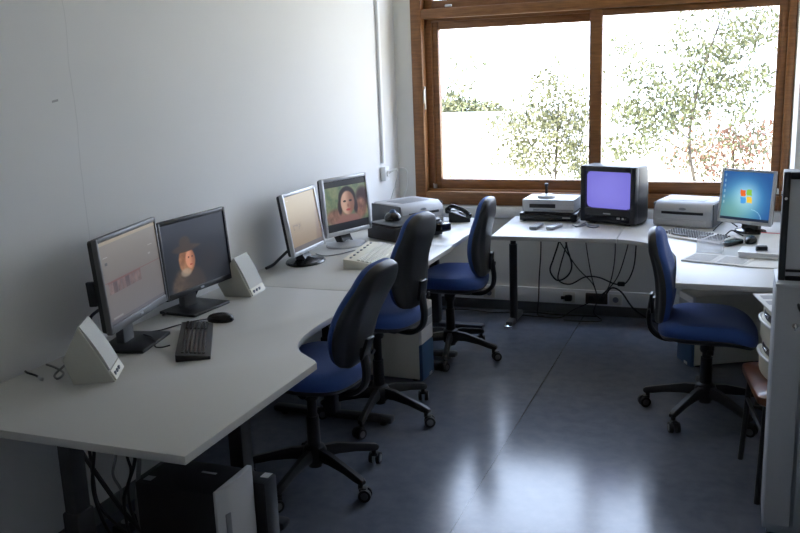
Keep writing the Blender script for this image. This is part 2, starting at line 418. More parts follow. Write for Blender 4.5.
# ------------------------------------------------------------------ desks
DZ, DT = .73, .026
def desk(name, label, poly, legs, group=None, cat='desk'):
    cx = sum(p[0] for p in poly)/len(poly); cy = sum(p[1] for p in poly)/len(poly)
    t = thing(name, label, cat, (cx, cy, 0), 0, group)
    MB().prism([(x-cx, y-cy) for x, y in poly], DZ-DT, DZ, 'z', .0025).build('desktop', 'desk', t)
    for (lx, ly, d) in legs:
        m = MB(); x, y = lx-cx, ly-cy
        m.box((x, y, .52), (.05, .062, .36), .008); m.box((x, y, .24), (.062, .075, .40), .008)
        fx, fy = d
        m.box((x, y, DZ-DT-.018), (abs(fx)*.9+.05, abs(fy)*.9+.05, .03), .004)
        lg = m.build('leg', 'steel_dark', t)
        q = MB(); q.box((x, y, .03), (abs(fx)+.06, abs(fy)+.06, .034), .012)
        for s in (-1, 1): q.cyl((x+s*fx*.46, y+s*fy*.46, 0), (x+s*fx*.46, y+s*fy*.46, .02), .02)
        q.build('foot', 'steel_dark', lg)
    return t
G = 'grey laminate desks along the wall'
DX = .016
dA = [(DX, -4.146), (.973, -4.146), (.973, -3.356), (.955, -3.335), (.91, -3.30), (.862, -3.262), (.822, -3.21), (.797, -3.15), (.782, -3.08), (.775, -3.0), (.772, -2.9), (.778, -2.7), (.80, -2.4), (DX, -2.4)]
dk = desk('office_desk', 'nearest grey desk with a scooped front edge, carrying two wide black monitors', dA, [(.475, -4.03, (.62, 0)), (.58, -3.27, (.3, 0))], G)
desk('office_desk', 'middle grey desk against the white wall, carrying two silver-framed monitors', [(DX, -2.394), (.80, -2.394), (.815, -2.2), (.82, -1.307), (DX, -1.307)], [(.45, -2.2, (.6, 0)), (.45, -1.355, (.6, 0))], G)
desk('office_desk', 'short grey desk in the window corner, carrying a printer and telephone', [(DX, -1.304), (.81, -1.304), (.81, -1.14), (.805, -1.05), (.822, -.43), (.76, -.36), (DX, -.36)], [(.45, -1.15, (.6, 0)), (.45, -.55, (.6, 0))], G)
t = thing('television_table', 'grey table under the window, carrying the television and video recorder', 'desk', (1.3, -.6, 0))
MB().prism([(-.345, -.375), (.385, -.345), (.385, .35), (-.37, .35)], DZ-DT, DZ, 'z', .0025).build('tabletop', 'desk', t)
m = MB(); m.cyl((-.36, .24, .46), (-.36, .24, .70), .019); m.cyl((-.36, .24, .03), (-.36, .24, .56), .027); m.box((-.34, .2, .692), (.06, .5, .024), .004)
lg = m.build('leg', 'steel_dark', t)
m = MB(); m.box((-.365, .285, .035), (.05, .33, .036), .012); m.build('foot', 'steel_dark', lg)
m = MB(); m.lathe([(.02, 0), (.028, .006), (.028, .022), (.015, .03)], (-.37, .13, .0), 14); m.build('levelling_cap', 'chrome', lg)
cE = [(1.688, -.945), (1.76, -.965), (1.84, -1.01), (1.91, -1.07), (1.97, -1.15), (2.015, -1.25), (2.04, -1.36), (2.052, -1.5), (2.075, -1.93), (2.93, -1.93), (2.93, -.53), (2.60, -.53), (2.60, -.25), (1.688, -.25)]
desk('corner_desk', 'grey corner desk with a curved front, carrying the lit blue-screen monitor', cE, [(2.72, -1.84, (.3, 0)), (2.3, -.42, (.3, 0))], None)

# ------------------------------------------------------------------ office chairs
def outline(n=44):
    """back outline (y,z): narrow rounded top, widest low, rounded foot; z 0..0.46"""
    pts = []
    ctrl = [(0, 0), (0.080, .003), (0.128, .030), (0.158, .09), (0.169, .155), (0.164, .235), (0.149, .32), (0.131, .39), (0.101, .437), (.055, .459), (0, .463)]
    def cr(P, k):
        out = []
        for i in range(len(P)-1):
            p0 = P[max(i-1, 0)]; p1 = P[i]; p2 = P[i+1]; p3 = P[min(i+2, len(P)-1)]
            for s in range(k):
                t = s/k
                out.append(tuple(.5*(2*p1[a]+(p2[a]-p0[a])*t+(2*p0[a]-5*p1[a]+4*p2[a]-p3[a])*t*t+(3*p1[a]-p0[a]-3*p2[a]+p3[a])*t**3) for a in (0, 1)))
        return out+[P[-1]]
    h = cr(ctrl, 4)
    return h+[(-y, z) for y, z in reversed(h[1:-1])]
OUT = outline()
def back_rings(prof, ridge=0.):
    """prof: (scale, depth x) from rim to middle"""
    rings = []
    for s, d in prof:
        r = []
        for y, z in OUT:
            yy = y*s; zz = .235+(z-.235)*s
            x = d + .5*yy*yy - .022*math.sin(PI*min(1, max(0, (zz-.02)/.34)))*-1 - .06*max(0, zz-.28)**1.4
            if ridge and s < .995:
                a = abs(yy); wv = .085+.05*(zz/.46)
                x -= ridge*max(0, min(1, (wv-a)/.018))
            r.append((x, yy, zz))
        rings.append(r)
    return rings
def make_chair(label):
    t = thing('office_chair', label, 'chair', (0, 0, 0), 0, 'blue swivel office chairs')
    # column
    c = MB(); c.cyl((0, 0, .07), (0, 0, .30), .030, .027, 20); c.build('column_sleeve', 'plastic_black', t)
    c = MB(); c.cyl((0, 0, .12), (0, 0, .40), .021, .021, 20); c.lathe([(.030, .30), (.034, .31), (.032, .37), (.024, .375)], n=20); c.build('gas_column', 'plastic_black', t)
    hub = MB(); hub.lathe([(.03, .085), (.045, .09), (.052, .11), (.052, .145), (.044, .162), (.03, .17)], n=24); hub.build('hub', 'plastic_black', t)
    for k in range(5):
        a = 2*PI*k/5; ca, sa = math.cos(a), math.sin(a)
        rings = []
        for q, (rr, z, wd, ht) in enumerate([(.03, .13, .040, .055), (.10, .128, .036, .048), (.19, .110, .030, .036), (.255, .094, .034, .034), (.292, .086, .034, .028), (.302, .084, .02, .016)]):
            rings.append([(rr*ca-sa*u*wd/2, rr*sa+ca*u*wd/2, z+v*ht/2) for u, v in [(-.75, -1), (.75, -1), (1, -.5), (1, .35), (.6, 1), (-.6, 1), (-1, .35), (-1, -.5)]])
        m = MB(); m.loft(rings); sp = m.build('spoke', 'plastic_black', t)
        m = MB(); px, py = .28*ca, .28*sa
        m.cyl((px, py, .05), (px, py, .085), .011, n=10)
        d = a+random.uniform(-.9, .9); ux, uy = -math.sin(d), math.cos(d); ox, oy = .018*math.cos(d), .018*math.sin(d)
        for s in (-1, 1):
            x0, y0 = px+ox+ux*s*.008, py+oy+uy*s*.008; x1, y1 = px+ox+ux*s*.025, py+oy+uy*s*.025
            m.cyl((x0, y0, .028), (x1, y1, .028), .028, .026, 18)
            m.cyl((px+ox+ux*s*.02, py+oy+uy*s*.02, .028), (px+ox+ux*s*.0265, py+oy+uy*s*.0265, .028), .017, .016, 14, mi=1)
        m.box((px+ox*.6, py+oy*.6, .050), (.034, .034, .018), .006, Euler((0, 0, d)))
        m.build('caster', ['rubber', 'hub_grey'], sp)
    # seat cushion and its pan
    def ring(s, z, wave=1., dx=0):
        r = []
        for i in range(48):
            a = 2*PI*i/48; ca, sa = math.cos(a), math.sin(a); e = 2/3.0
            x = .228*abs(ca)**e*(1 if ca > 0 else -1)*s; y = .232*abs(sa)**e*(1 if sa > 0 else -1)*s*(1-.04*x/.23)
            zz = z - wave*(1.7*max(0, x-.06)**2) + wave*.35*y*y - wave*.5*max(0, -x-.12)**2
            r.append((x+dx, y, zz))
        return r
    m = MB(); m.loft([ring(.93, .398), ring(.985, .410), ring(1, .430), ring(.985, .452), ring(.93, .468), ring(.82, .476), ring(.6, .478), ring(.3, .476), ring(.02, .475)])
    m.build('seat', 'fabric_blue', t)
    m = MB(); m.loft([ring(.4, .368, .5), ring(.75, .374, .8), ring(.93, .386), ring(.965, .398), ring(.95, .406), ring(.5, .41)])
    m.build('seat_pan', 'shell_black', t)
    m = MB(); m.box((-.02, 0, .375), (.26, .13, .05), .014); m.cyl((.02, -.07, .375), (.02, -.22, .372), .006, n=8); m.box((.02, -.235, .37), (.03, .05, .014), .005)
    m.cyl((-.05, .06, .375), (-.05, .14, .375), .022, n=14)
    m.build('tilt_mechanism', 'plastic_black', t)
    # back support bar
    m = MB(); P = [(-.06, 0, .365), (-.15, 0, .352), (-.215, 0, .358), (-.262, 0, .395), (-.275, 0, .45), (-.268, 0, .52), (-.262, 0, .56)]
    m2 = MB(); m2.tube(P, .014, 10)
    m.v = [(x, y*1.9, z) for x, y, z in m2.v]; m.f = m2.f; m.m = m2.m
    m.build('back_bar', 'plastic_black', t)
    # backrest: hinge low at the rear
    bk = MB(); bk.loft(back_rings([(.97, -.008), (1., .004), (.985, .016), (.93, .027), (.80, .032), (.5, .034), (.25, .034), (.03, .034)]))
    b = bk.build('backrest', 'fabric_navy', t, (-.205, 0, .490), (0, R(-8), 0), 50)
    sh = MB(); sh.loft(back_rings([(.96, .004), (1.0, -.003), (1.005, -.012), (.985, -.018), (.95, -.023), (.90, -.026), (.84, -.028), (.78, -.029), (.72, -.030), (.66, -.031), (.60, -.032), (.5, -.033), (.4, -.034), (.25, -.034), (.1, -.034), (.02, -.034)], .014))
    s_ = sh.build('back_shell', 'shell_black', b, ang=60)
    hk = MB(); hk.box((-.050, 0, .09), (.016, .06, .10), .006); hk.cyl((-.056, -.05, .06), (-.064, -.05, .06), .012, n=14)
    hk.build('height_knob', 'plastic_black', b)
    return t
ch0lift = [0.]
def chair(proto, label, x, y, face, tilt, base, lift=0., bz=0.):
    if proto.get('placed') is None:
        c = proto; proto['placed'] = 1
    else:
        c = copy_tree(proto)
    c['label'] = label
    c.location = (x, y, 0); c.rotation_euler = (0, 0, R(face))
    for ch in children(c):
        if ch.name.startswith('backrest'): ch.rotation_euler = (0, R(tilt), 0); ch.location.z += bz
        if not ch.name.startswith(('spoke', 'hub', 'column_sleeve')): ch.location.z += lift - ch0lift[0]
        if ch.name.startswith('spoke'): ch.rotation_euler = (0, 0, R(base-face))
    return c
L1 = 'blue office chair nearest the black towers, its back reclined beside the scooped desk edge'
ch0 = make_chair(L1)
CH = []
CH.append(chair(ch0, L1, .675, -2.85, 174, -20.5, 337, .075, .0))
ch0lift[0] = .075
CH.append(chair(ch0, 'blue office chair drawn up to the middle desk, beside the beige console keyboard', .668, -2.10, 171, -8, 346, .115))
CH.append(chair(ch0, 'blue office chair nearest the window corner, beside the telephone', .725, -1.09, 182, -4, 353, .05, -.02))
CH.append(chair(ch0, 'blue office chair facing the corner desk, next to the brown stool', 2.215, -1.655, 0, -5, 170, .028, -.045))
for c in CH:
    if 'placed' in c: del c['placed']

# ------------------------------------------------------------------ monitors
def screen_grid(w, h, fn, nx, ny, bulge=0.):
    """screen in local YZ plane facing +X, u to the viewer's right (+y), v up"""
    vs = []; fs = []; cols = []
    for j in range(ny+1):
        for i in range(nx+1):
            u, v = i/nx, j/ny
            vs.append((bulge*(1-(2*u-1)**2)*(1-(2*v-1)**2), (u-.5)*w, (v-.5)*h))
    for j in range(ny):
        for i in range(nx):
            a = j*(nx+1)+i; fs.append((a, a+1, a+nx+2, a+nx+1)); cols.append(fn((i+.5)/nx, (j+.5)/ny))
    return vs, fs, cols
def build_screen(name, w, h, fn, nx, ny, parent, loc, rot, mat_='screen', bulge=0.):
    vs, fs, cols = screen_grid(w, h, fn, nx, ny, bulge)
    me = bpy.data.meshes.new(name); me.from_pydata(vs, [], fs); me.materials.append(M[mat_])
    at = me.color_attributes.new('Col', 'FLOAT_COLOR', 'CORNER')
    d = []
    for c in cols:
        l = lin([max(0, min(1, x)) for x in c]); d += [l[0], l[1], l[2], 1]*4
    at.data.foreach_set('color', d)
    if bulge: me.polygons.foreach_set('use_smooth', [True]*len(fs))
    o = bpy.data.objects.new(name, me); COL.objects.link(o); o.parent = parent; o.location = loc; o.rotation_euler = rot
    return o
def sm(a, b, x):
    t = max(0, min(1, (x-a)/(b-a))); return t*t*(3-2*t)
def mixc(a, b, t): return tuple(p+(q-p)*t for p, q in zip(a, b))
def ell(u, v, cu, cv, ru, rv, soft=.25):
    return 1-sm(1-soft, 1+soft, math.hypot((u-cu)/ru, (v-cv)/rv))
def noise2(u, v, s=1.):
    return max(0., min(1., .5+.75*mnoise.noise((u*9*s, v*9*s, 3.7))+.35*mnoise.noise((u*23*s, v*23*s, 1.1))))

def scr_editor(u, v):
    c = mixc((.40, .37, .36), (.50, .46, .40), v)
    if v > .95: c = (.62, .56, .44)
    if v < .04: c = (.30, .28, .30)
    if .04 < u < .12 and .80 < v < .815: c = (.62, .6, .58)
    if .06 < u < .10 and .715 < v < .745: c = (.2, .2, .2)
    if .82 < u < .9 and .735 < v < .75: c = (.62, .6, .56)
    if .80 < u < .84 and .62 < v < .64: c = (.6, .58, .56)
    if .505 < v < .515: c = (.46, .27, .24)
    if .06 < u < .62 and .35 < v < .485:
        k = int((u-.06)/.07); f = ((u-.06)/.07) % 1
        c = mixc((.30, .2, .19), (.52, .40, .36), noise2(u*2.2, v*1.7))
        if f < .12: c = (.40, .36, .35)
        if k in (1, 4): c = mixc(c, (.2, .12, .12), .5)
    if .06 < u < .62 and .485 < v < .5: c = (.44, .22, .2)
    if .06 < u < .22 and .05 < v < .075: c = (.55, .53, .52)
    return tuple(x*.80 for x in c)
def scr_portrait(u, v):
    c = mixc((.095, .105, .13), (.15, .165, .21), sm(.2, 1, v))
    c = mixc(c, (.20, .15, .13), ell(u, v, .68, .33, .16, .2, .8)*.4)
    coat = ell(u, v, .33, .02, .26, .33, .12); c = mixc(c, mixc((.20, .17, .15), (.36, .30, .25), noise2(u, v)*sm(.5, .15, u)), coat)
    hair = ell(u, v, .335, .42, .125, .20, .12); c = mixc(c, mixc((.46, .30, .19), (.66, .48, .34), noise2(u*1.5, v)), hair)
    face = ell(u, v, .385, .42, .072, .135, .15); c = mixc(c, mixc((.76, .52, .40), (.52, .32, .23), sm(.36, .46, u)), face)
    eyes = max(ell(u, v, .365, .455, .013, .012), ell(u, v, .42, .455, .012, .012)); c = mixc(c, (.2, .1, .07), eyes)
    c = mixc(c, (.55, .2, .16), ell(u, v, .392, .345, .022, .010))
    collar = ell(u, v, .30, .245, .08, .06, .3); c = mixc(c, (.62, .56, .5), collar*.7)
    hat = max(ell(u, v, .33, .60, .20, .055, .15), ell(u, v, .335, .68, .085, .10, .15)); c = mixc(c, (.23, .19, .16), hat)
    c = mixc(c, (.27, .22, .18), ell(u, v, .50, .60, .07, .02, .4))
    return c
def scr_tan(u, v):
    c = mixc((.50, .42, .31), (.62, .54, .36), sm(.1, .9, v))
    c = mixc(c, (.42, .33, .25), sm(.88, 1., u-.25*v+.16)*.8)
    if v < .085: c = (.33, .30, .29)
    if .08 < u < .40 and .34 < v < .50: c = mixc(c, (.50, .42, .29), .5)
    if .12 < u < .36 and .37 < v < .47 and noise2(u*3, v*3) > .55: c = (.45, .38, .28)
    if .05 < u < .12 and .91 < v < .93: c = (.7, .64, .5)
    return c
def scr_child(u, v):
    if v < .155 or v > .875: return (.07, .075, .085)
    n = noise2(u*1.1, v*.9)
    c = mixc((.32, .40, .31), (.47, .50, .37), n)
    if u > .72: c = mixc(c, (.20, .13, .13), ell(u, v, .9, .6, .16, .2, .3))
    c = mixc(c, mixc((.36, .26, .22), (.56, .42, .36), n), ell(u, v, .22, .28, .22, .16, .3))
    c = mixc(c, mixc((.36, .25, .21), (.58, .42, .35), n), ell(u, v, .83, .38, .15, .2, .3))
    c = mixc(c, (.50, .36, .33), ell(u, v, .52, .16, .30, .14, .2))
    hair = ell(u, v, .52, .62, .205, .235, .1); c = mixc(c, (.11, .085, .09), hair)
    c = mixc(c, (.16, .12, .12), max(ell(u, v, .33, .46, .05, .14, .3), ell(u, v, .71, .44, .05, .14, .3)))
    face = ell(u, v, .525, .53, .165, .235, .1); c = mixc(c, mixc((.50, .36, .30), (.74, .60, .52), sm(.62, .45, u)), face)
    c = mixc(c, (.12, .09, .09), max(ell(u, v, .455, .565, .036, .020), ell(u, v, .595, .565, .036, .020)))
    c = mixc(c, (.45, .29, .25), ell(u, v, .53, .475, .026, .035, .5)*.6)
    c = mixc(c, (.58, .25, .24), ell(u, v, .53, .39, .055, .022, .4))
    return c
def scr_desktop(u, v):
    d = math.hypot((u-.45)*1.1, v-.42)
    c = mixc((.42, .72, .86), (.12, .34, .60), sm(.05, .72, d))
    c = mixc(c, (.55, .72, .52), ell(u, v, .12, .12, .45, .35, .9)*.5)
    if v < .055: return (.10, .15, .24)
    if abs(math.hypot((u-.62), (v-.02))-.22) < .006 and u > .62: c = mixc(c, (.8, .95, 1), .6)
    if .03 < u < .065 and int(v*18) % 2 == 0 and .3 < v < .97: c = mixc(c, (.75, .82, .85), .6)
    # four coloured panes of the start emblem, waving
    x = (u-.50)/.115; y = (v-.50-.012*math.sin(x*3.0))/.135
    x -= y*-.12
    if abs(x) < 1 and abs(y) < 1 and abs(x) > .08 and abs(y) > .08:
        c = {(0, 1): (.93, .42, .16), (1, 1): (.55, .78, .28), (0, 0): (.28, .62, .90), (1, 0): (.98, .80, .22)}[(1 if x > 0 else 0, 1 if y > 0 else 0)]
    else:
        c = mixc(c, (.85, .95, 1.), ell(u, v, .5, .5, .2, .22, .9)*.45)
    return c
def monitor(label, base, yaw, w, h, zc, tilt, px, py, bez, fn, style, res=(100, 76), group=None, name='flat_monitor'):
    """screen centre px,py,zc; base footprint centre base; yaw = direction it faces"""
    t = thing(name, label, 'monitor', (base[0], base[1], DZ), R(yaw), group)
    q = Matrix.Rotation(R(-yaw), 3, 'Z') @ Vector((px-base[0], py-base[1], zc-DZ))
    rot = (0, R(-tilt), 0)
    frame_m, base_m = style
    b_s, b_t, b_b = bez
    m = MB()
    fr = .022
    m.box((-.008, -w/2+b_s/2, 0), (fr, b_s, h), .004); m.box((-.008, w/2-b_s/2, 0), (fr, b_s, h), .004)
    m.box((-.008, 0, h/2-b_t/2), (fr, w-2*b_s+.002, b_t), .004); m.box((-.008, 0, -h/2+b_b/2), (fr, w-2*b_s+.002, b_b), .004)
    m.box((-.012, 0, 0), (.012, w-.01, h-.01), .002)
    m.build('bezel', frame_m, t, q, rot)
    m = MB()
    m.loft([[(-.018, y, z) for y, z in rrect(-w/2+.003, -h/2+.003, w/2-.003, h/2-.003, .01)], [(-.036, y, z) for y, z in rrect(-w/2+.006, -h/2+.006, w/2-.006, h/2-.006, .012)],
            [(-.058, y, z) for y, z in rrect(-w*.36, -h*.36, w*.36, h*.36, .03)], [(-.064, y, z) for y, z in rrect(-w*.33, -h*.33, w*.33, h*.33, .03)]])
    m.build('rear_case', 'plastic_black', t, q, rot)
    build_screen('screen', w-2*b_s+.001, h-b_t-b_b+.001, fn, res[0], res[1], t, (q+Euler(rot).to_matrix() @ Vector((-.002, 0, (b_b-b_t)/2))), rot)
    m = MB(); m.box((.0035, 0, -h/2+b_b/2), (.002, .022, .008), .001); m.build('badge', 'silver', t, q, rot)
    return t, q, rot
def stand_square(t, q, bw, bd, base_m, neck_m, zt):
    m = MB(); m.box((0, 0, .007), (bd, bw, .014), .005); m.build('base', base_m, t)
    m = MB(); X = q.x-.075
    m.box((X+.008, 0, zt*.5), (.035, .085, zt), .008); m.box((X+.02, 0, zt-.02), (.05, .11, .1), .008); m.build('neck', neck_m, t)
def stand_round(t, q, rx, ry, base_m, neck_m, zt):
    m = MB(); m2 = MB(); m2.lathe([(1., 0), (1.02, .006), (.97, .014), (.5, .022), (.25, .03), (.2, .034)], n=32)
    m.v = [(x*rx, y*ry, z) for x, y, z in m2.v]; m.f = m2.f; m.m = m2.m; m.build('base', base_m, t)
    m = MB(); X = q.x-.07
    m.loft([[(a*.03+x0, b*.05, z) for a, b in ((-1, -.8), (-.6, -1), (.6, -1), (1, -.8), (1, .8), (.6, 1), (-.6, 1), (-1, .8))] for z, x0 in ((.02, -.005), (.06, X*.4-.01), (zt, X), (zt+.06, X))])
    m.build('neck', neck_m, t)
G = 'monitors on the desks along the white wall'
t, q, rot = monitor('wide black monitor with a grey-tan editing window, nearest the front speaker', (.185, -3.335), 12, .481, .346, 1.010, 3.7, .218, -3.331, (.013, .018, .03), scr_editor, ('silver_dark', 'plastic_black'), (120, 90), G)
stand_square(t, q, .25, .19, 'plastic_black', 'silver_dark', .2)
m = MB(); m.box((-.05, -.235, -.02), (.03, .016, .09), .004); m.build('side_hub', 'plastic_black', t, q, rot)
t, q, rot = monitor('wide black monitor showing a portrait of a child in a hat', (.125, -2.835), -4, .456, .329, .982, 3.5, .155, -2.828, (.016, .018, .024), scr_portrait, ('plastic_black', 'plastic_black'), (130, 96), G)
stand_square(t, q, .25, .19, 'plastic_black', 'silver_dark', .2)
t, q, rot = monitor('silver-framed monitor with a plain tan screen', (.172, -1.868), 1, .384, .329, .958, 9, .180, -1.868, (.017, .018, .022), scr_tan, ('silver', 'gloss_black'), (90, 72), G)
stand_round(t, q, .10, .125, 'gloss_black', 'plastic_black', .13)
t, q, rot = monitor('silver-framed monitor showing a child\'s face in a letterboxed film', (.195, -1.395), -18.5, .386, .334, .970, 4.3, .216, -1.397, (.019, .02, .026), scr_child, ('silver', 'silver'), (130, 104), G)
stand_round(t, q, .10, .13, 'silver', 'plastic_black', .14)
t, q, rot = monitor('silver-framed monitor with a blue desktop on the corner desk', (2.40, -.61), -119, .325, .31, .941, 6.6, 2.367, -.654, (.015, .015, .02), scr_desktop, ('silver', 'gloss_black'), (96, 88))
stand_round(t, q, .075, .09, 'gloss_black', 'plastic_black', .14)

# ------------------------------------------------------------------ desktop speakers
def speaker(label, x, y, rz, prof, depth):
    t = thing('desktop_speaker', label, 'speaker', (x, y, DZ), R(rz), 'wedge-shaped beige speakers')
    MB().prism(prof, 0, depth, 'y', .003).build('cabinet', 'speaker', t)
    # curved mesh front laid over the sloping face, control strip at its foot
    a, b = Vector((prof[2][0], 0, prof[2][1])), Vector((prof[1][0], 0, prof[1][1]))
    d = (b-a).normalized(); n = Vector((-d.z, 0, d.x)); n = n if n.x > 0 else -n
    k = 9; top = []; bot = []
    m = MB(); L = (b-a).length
    rings = []
    for i in range(k+1):
        s = i/k*.80; p = a+d*(L*s) + n*(.010*math.sin(PI*(.12+.76*s)))
        rings.append([p+Vector((0, .006, 0)), p+Vector((0, depth-.006, 0)), a+d*(L*s)+Vector((0, depth-.006, 0))-n*.004, a+d*(L*s)+Vector((0, .006, 0))-n*.004])
    m.loft(rings); m.build('grille', 'speaker_mesh', t)
    m = MB(); rings = []
    for s in (.815, .98):
        p = a+d*(L*s)
        rings.append([p+n*.007+Vector((0, .006, 0)), p+n*.007+Vector((0, depth-.006, 0)), p+Vector((0, depth-.006, 0))-n*.004, p+Vector((0, .006, 0))-n*.004])
    m.loft(rings); cp = m.build('control_panel', 'cream', t)
    for q in range(3):
        p = a+d*(L*.9)+n*.008; m = MB(); m.box((p.x, depth*(.2+.2*q), p.z), (.008, .014, .014), .003); m.build('knob', 'grey_mid', cp)
    return t
speaker('beige wedge speaker at the near end of the desks, beside a loose cable', .281, -3.779, 28, [(0, 0), (.136, 0), (.036, .198), (-.026, .088)], .148)
speaker('beige wedge speaker behind the portrait monitor', .137, -2.62, 6, [(0, 0), (.138, 0), (.056, .178), (-.029, .055)], .15)

# ------------------------------------------------------------------ keyboards and mice
def keyboard(name, label, x, y, rz, Lk, Wk, body, keym, slope=.012, group=None, thick=.016, gap=.003):
    t = thing(name, label, 'keyboard', (x, y, DZ), rz, group)
    MB().prism([(-Wk/2, 0), (Wk/2, 0), (Wk/2, thick+slope), (Wk/2-.02, thick+slope), (-Wk/2, thick-.004)], -Lk/2, Lk/2, 'x', .003).build('case', body, t)
    rows = 6; cols = 21; kb = MB()
    for r_ in range(rows):
        yy = -Wk/2+.016+r_*(Wk-.034)/rows + (Wk-.034)/rows/2
        z = thick-.002 + (slope+.004)*(yy+Wk/2)/Wk
        for c_ in range(cols):
            xx = -Lk/2+.014+(c_+.5)*(Lk-.028)/cols
            if c_ in (15, 18+0) and r_ != 9 and c_ == 15: continue
            if r_ == 0 and 4 <= c_ <= 8:
                if c_ == 6: kb.box((xx, yy, z+.004), (.10, (Wk-.034)/rows-.003, .008), .002, seg=1)
                continue
            kb.box((xx, yy, z+.004), ((Lk-.028)/cols-gap, (Wk-.034)/rows-gap, .008), .002, seg=1)
    kb.build('keys', keym, t)
    return t
def mouse(label, x, y, rz, mt='gloss_black', group=None):
    t = thing('computer_mouse', label, 'mouse', (x, y, DZ), rz, group)
    rings = []
    for s, z in ((.9, 0), (1, .006), (.98, .016), (.85, .027), (.6, .034), (.3, .037), (.03, .038)):
        rings.append([(.057*s*math.cos(a)*(1-.06*math.cos(a)), .032*s*math.sin(a)*(1+.12*math.cos(a)), z) for a in [2*PI*i/24 for i in range(24)]])
    MB().loft(rings).build('body', mt, t)
    m = MB(); m.cyl((.03, -.003, .029), (.03, .003, .029), .008, n=12); m.build('wheel', 'grey_mid', t)
    return t
keyboard('computer_keyboard', 'black keyboard in front of the two wide black monitors', .417, -3.268, math.atan2(.377, -.232), .44, .122, 'plastic_black', 'gloss_black', gap=.005)
mouse('black mouse beside the black keyboard', .352, -2.985, R(15))
keyboard('computer_keyboard', 'white keyboard with dark keys in front of the corner desk printer', 2.115, -.86, R(-35), .40, .155, 'white', 'key_grey', gap=.008)
kb_ = bpy.data.objects['computer_keyboard.001']
m = MB(); m.prism(rrect(.20, -.078, .262, .078, .028), .0, .022, 'z', .005); e_ = m.build('end_block', 'gloss_black', kb_); e_['label'] = 'rounded black block at the right end'
mouse('dark mouse beside the papers on the corner desk', 2.398, -.925, R(80))
# beige slanted console keyboard
t = thing('console_keyboard', 'beige console keyboard lying before the silver-framed monitors', 'keyboard', (.50, -1.73, DZ), R(97.5))
MB().prism([(-.085, 0), (.085, 0), (.085, .052), (.03, .046), (-.085, .022)], -.245, .245, 'x', .004).build('case', 'cream', t)
m = MB()
for i in range(7): m.box((-.2+i*.065, .055, .052), (.018, .012, .006), .002)
m.build('indicator_button', 'grey_mid', t)
m = MB()
for r_ in range(4):
    for c_ in range(16): m.box((-.218+c_*.029, -.062+r_*.023, .030+r_*.0048), (.026, .019, .010), .003, Euler((R(11.5), 0, 0)), seg=1)
m.build('keys', 'beige', t)

# ------------------------------------------------------------------ printers and devices by the window corner
def printer(label, x, y, rz, group):
    """compact laser printer facing -y locally"""
    t = thing('laser_printer', label, 'printer', (x, y, DZ), rz, group)
    wd, dp, ht = .35, .32, .152
    pr = [(-dp/2, .006), (dp/2, .006), (dp/2, ht-.02), (dp/2-.02, ht), (-dp/2+.05, ht), (-dp/2+.015, ht-.022), (-dp/2, ht-.06)]
    MB().prism(pr, -wd/2, wd/2, 'x', .012).build('housing', 'grey_light', t)
    m = MB(); m.box((0, .0, ht-.001), (.22, .17, .006), .002); m.build('output_tray', 'grey_mid', t)
    m = MB(); m.box((0, -dp/2-.002, .088), (.25, .008, .016), .002); m.build('feed_slot', 'plastic_black', t)
    m = MB(); m.box((0, -dp/2-.001, .052), (.33, .004, .004), .001); m.box((0, -dp/2-.003, .028), (.30, .01, .036), .003); m.build('paper_drawer', 'grey_light', t)
    m = MB(); m2 = MB(); m2.lathe([(1, -.004), (1, .004)], n=20)
    m.v = [(a*.022, -dp/2-.0+c*.5+.004, ht-.040+b*.008) for a, b, c in m2.v]; m.f = m2.f; m.m = m2.m; m.build('badge', 'grey_mid', t)
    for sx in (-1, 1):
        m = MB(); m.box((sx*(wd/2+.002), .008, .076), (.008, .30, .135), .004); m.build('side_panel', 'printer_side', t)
    return t
PG = 'grey laser printers'
printer('grey laser printer on the corner desk between television and blue-screen monitor', 2.055, -.365, R(-14), PG)
printer('grey laser printer on the short desk in the window corner', .305, -.64, R(60), PG)
# black flatbed box in front of the printer
t = thing('document_scanner', 'black flat document scanner in front of the window-corner printer', 'scanner', (.445, -1.07, DZ), R(60))
MB().prism(rrect(-.19, -.14, .19, .14, .02), .004, .085, 'z', .006).build('case', 'plastic_black', t)
MB().prism(rrect(-.182, -.132, .182, .132, .02), .087, .100, 'z', .005).build('lid', 'plastic_black', t)
m = MB(); m.box((.155, -.17, .055), (.08, .07, .05), .01); m.build('front_pod', 'gloss_black', t)
m = MB()
for sx in (-1, 1):
    for sy in (-1, 1): m.cyl((sx*.16, sy*.11, 0), (sx*.16, sy*.11, .01), .012, n=10)
m.build('rubber_foot', 'rubber', t)
t = thing('computer_mouse', 'dark mouse-like trackball resting on top of the black scanner', 'trackball', (.375, -1.09, DZ+.10), R(70))
MB().lathe([(.045, 0), (.052, .01), (.05, .028), (.035, .045), (.01, .052)], n=24).build('body', 'gloss_black', t)
MB().lathe([(.02, .04), (.022, .052), (.014, .064), (.003, .068)], n=18).build('ball', 'pc_blue', t)
# telephone
t = thing('desk_telephone', 'black desk telephone in the window corner behind a chair', 'telephone', (.615, -.50, DZ), R(105))
MB().prism([(-.09, 0), (.09, 0), (.09, .075), (.06, .08), (-.09, .025)], -.075, .075, 'x', .006).build('body', 'plastic_black', t)
hs = MB(); hs.tube([(-.055, .10, .10), (-.055, .05, .118), (-.055, -.03, .088), (-.055, -.085, .052)], .016, 10)
hs.box((-.055, .095, .088), (.046, .05, .045), .014); hs.box((-.055, -.08, .046), (.046, .05, .04), .014); hs.build('handset', 'gloss_black', t)
m = MB(); m.box((.03, -.03, .058), (.07, .08, .006), .002, Euler((R(17), 0, 0))); m.build('keypad', 'grey_mid', t)
m = MB(); m.box((.03, .055, .083), (.08, .04, .006), .002, Euler((R(10), 0, 0))); m.build('display', 'grey_light', t)
t.scale = (.78, .78, .9)

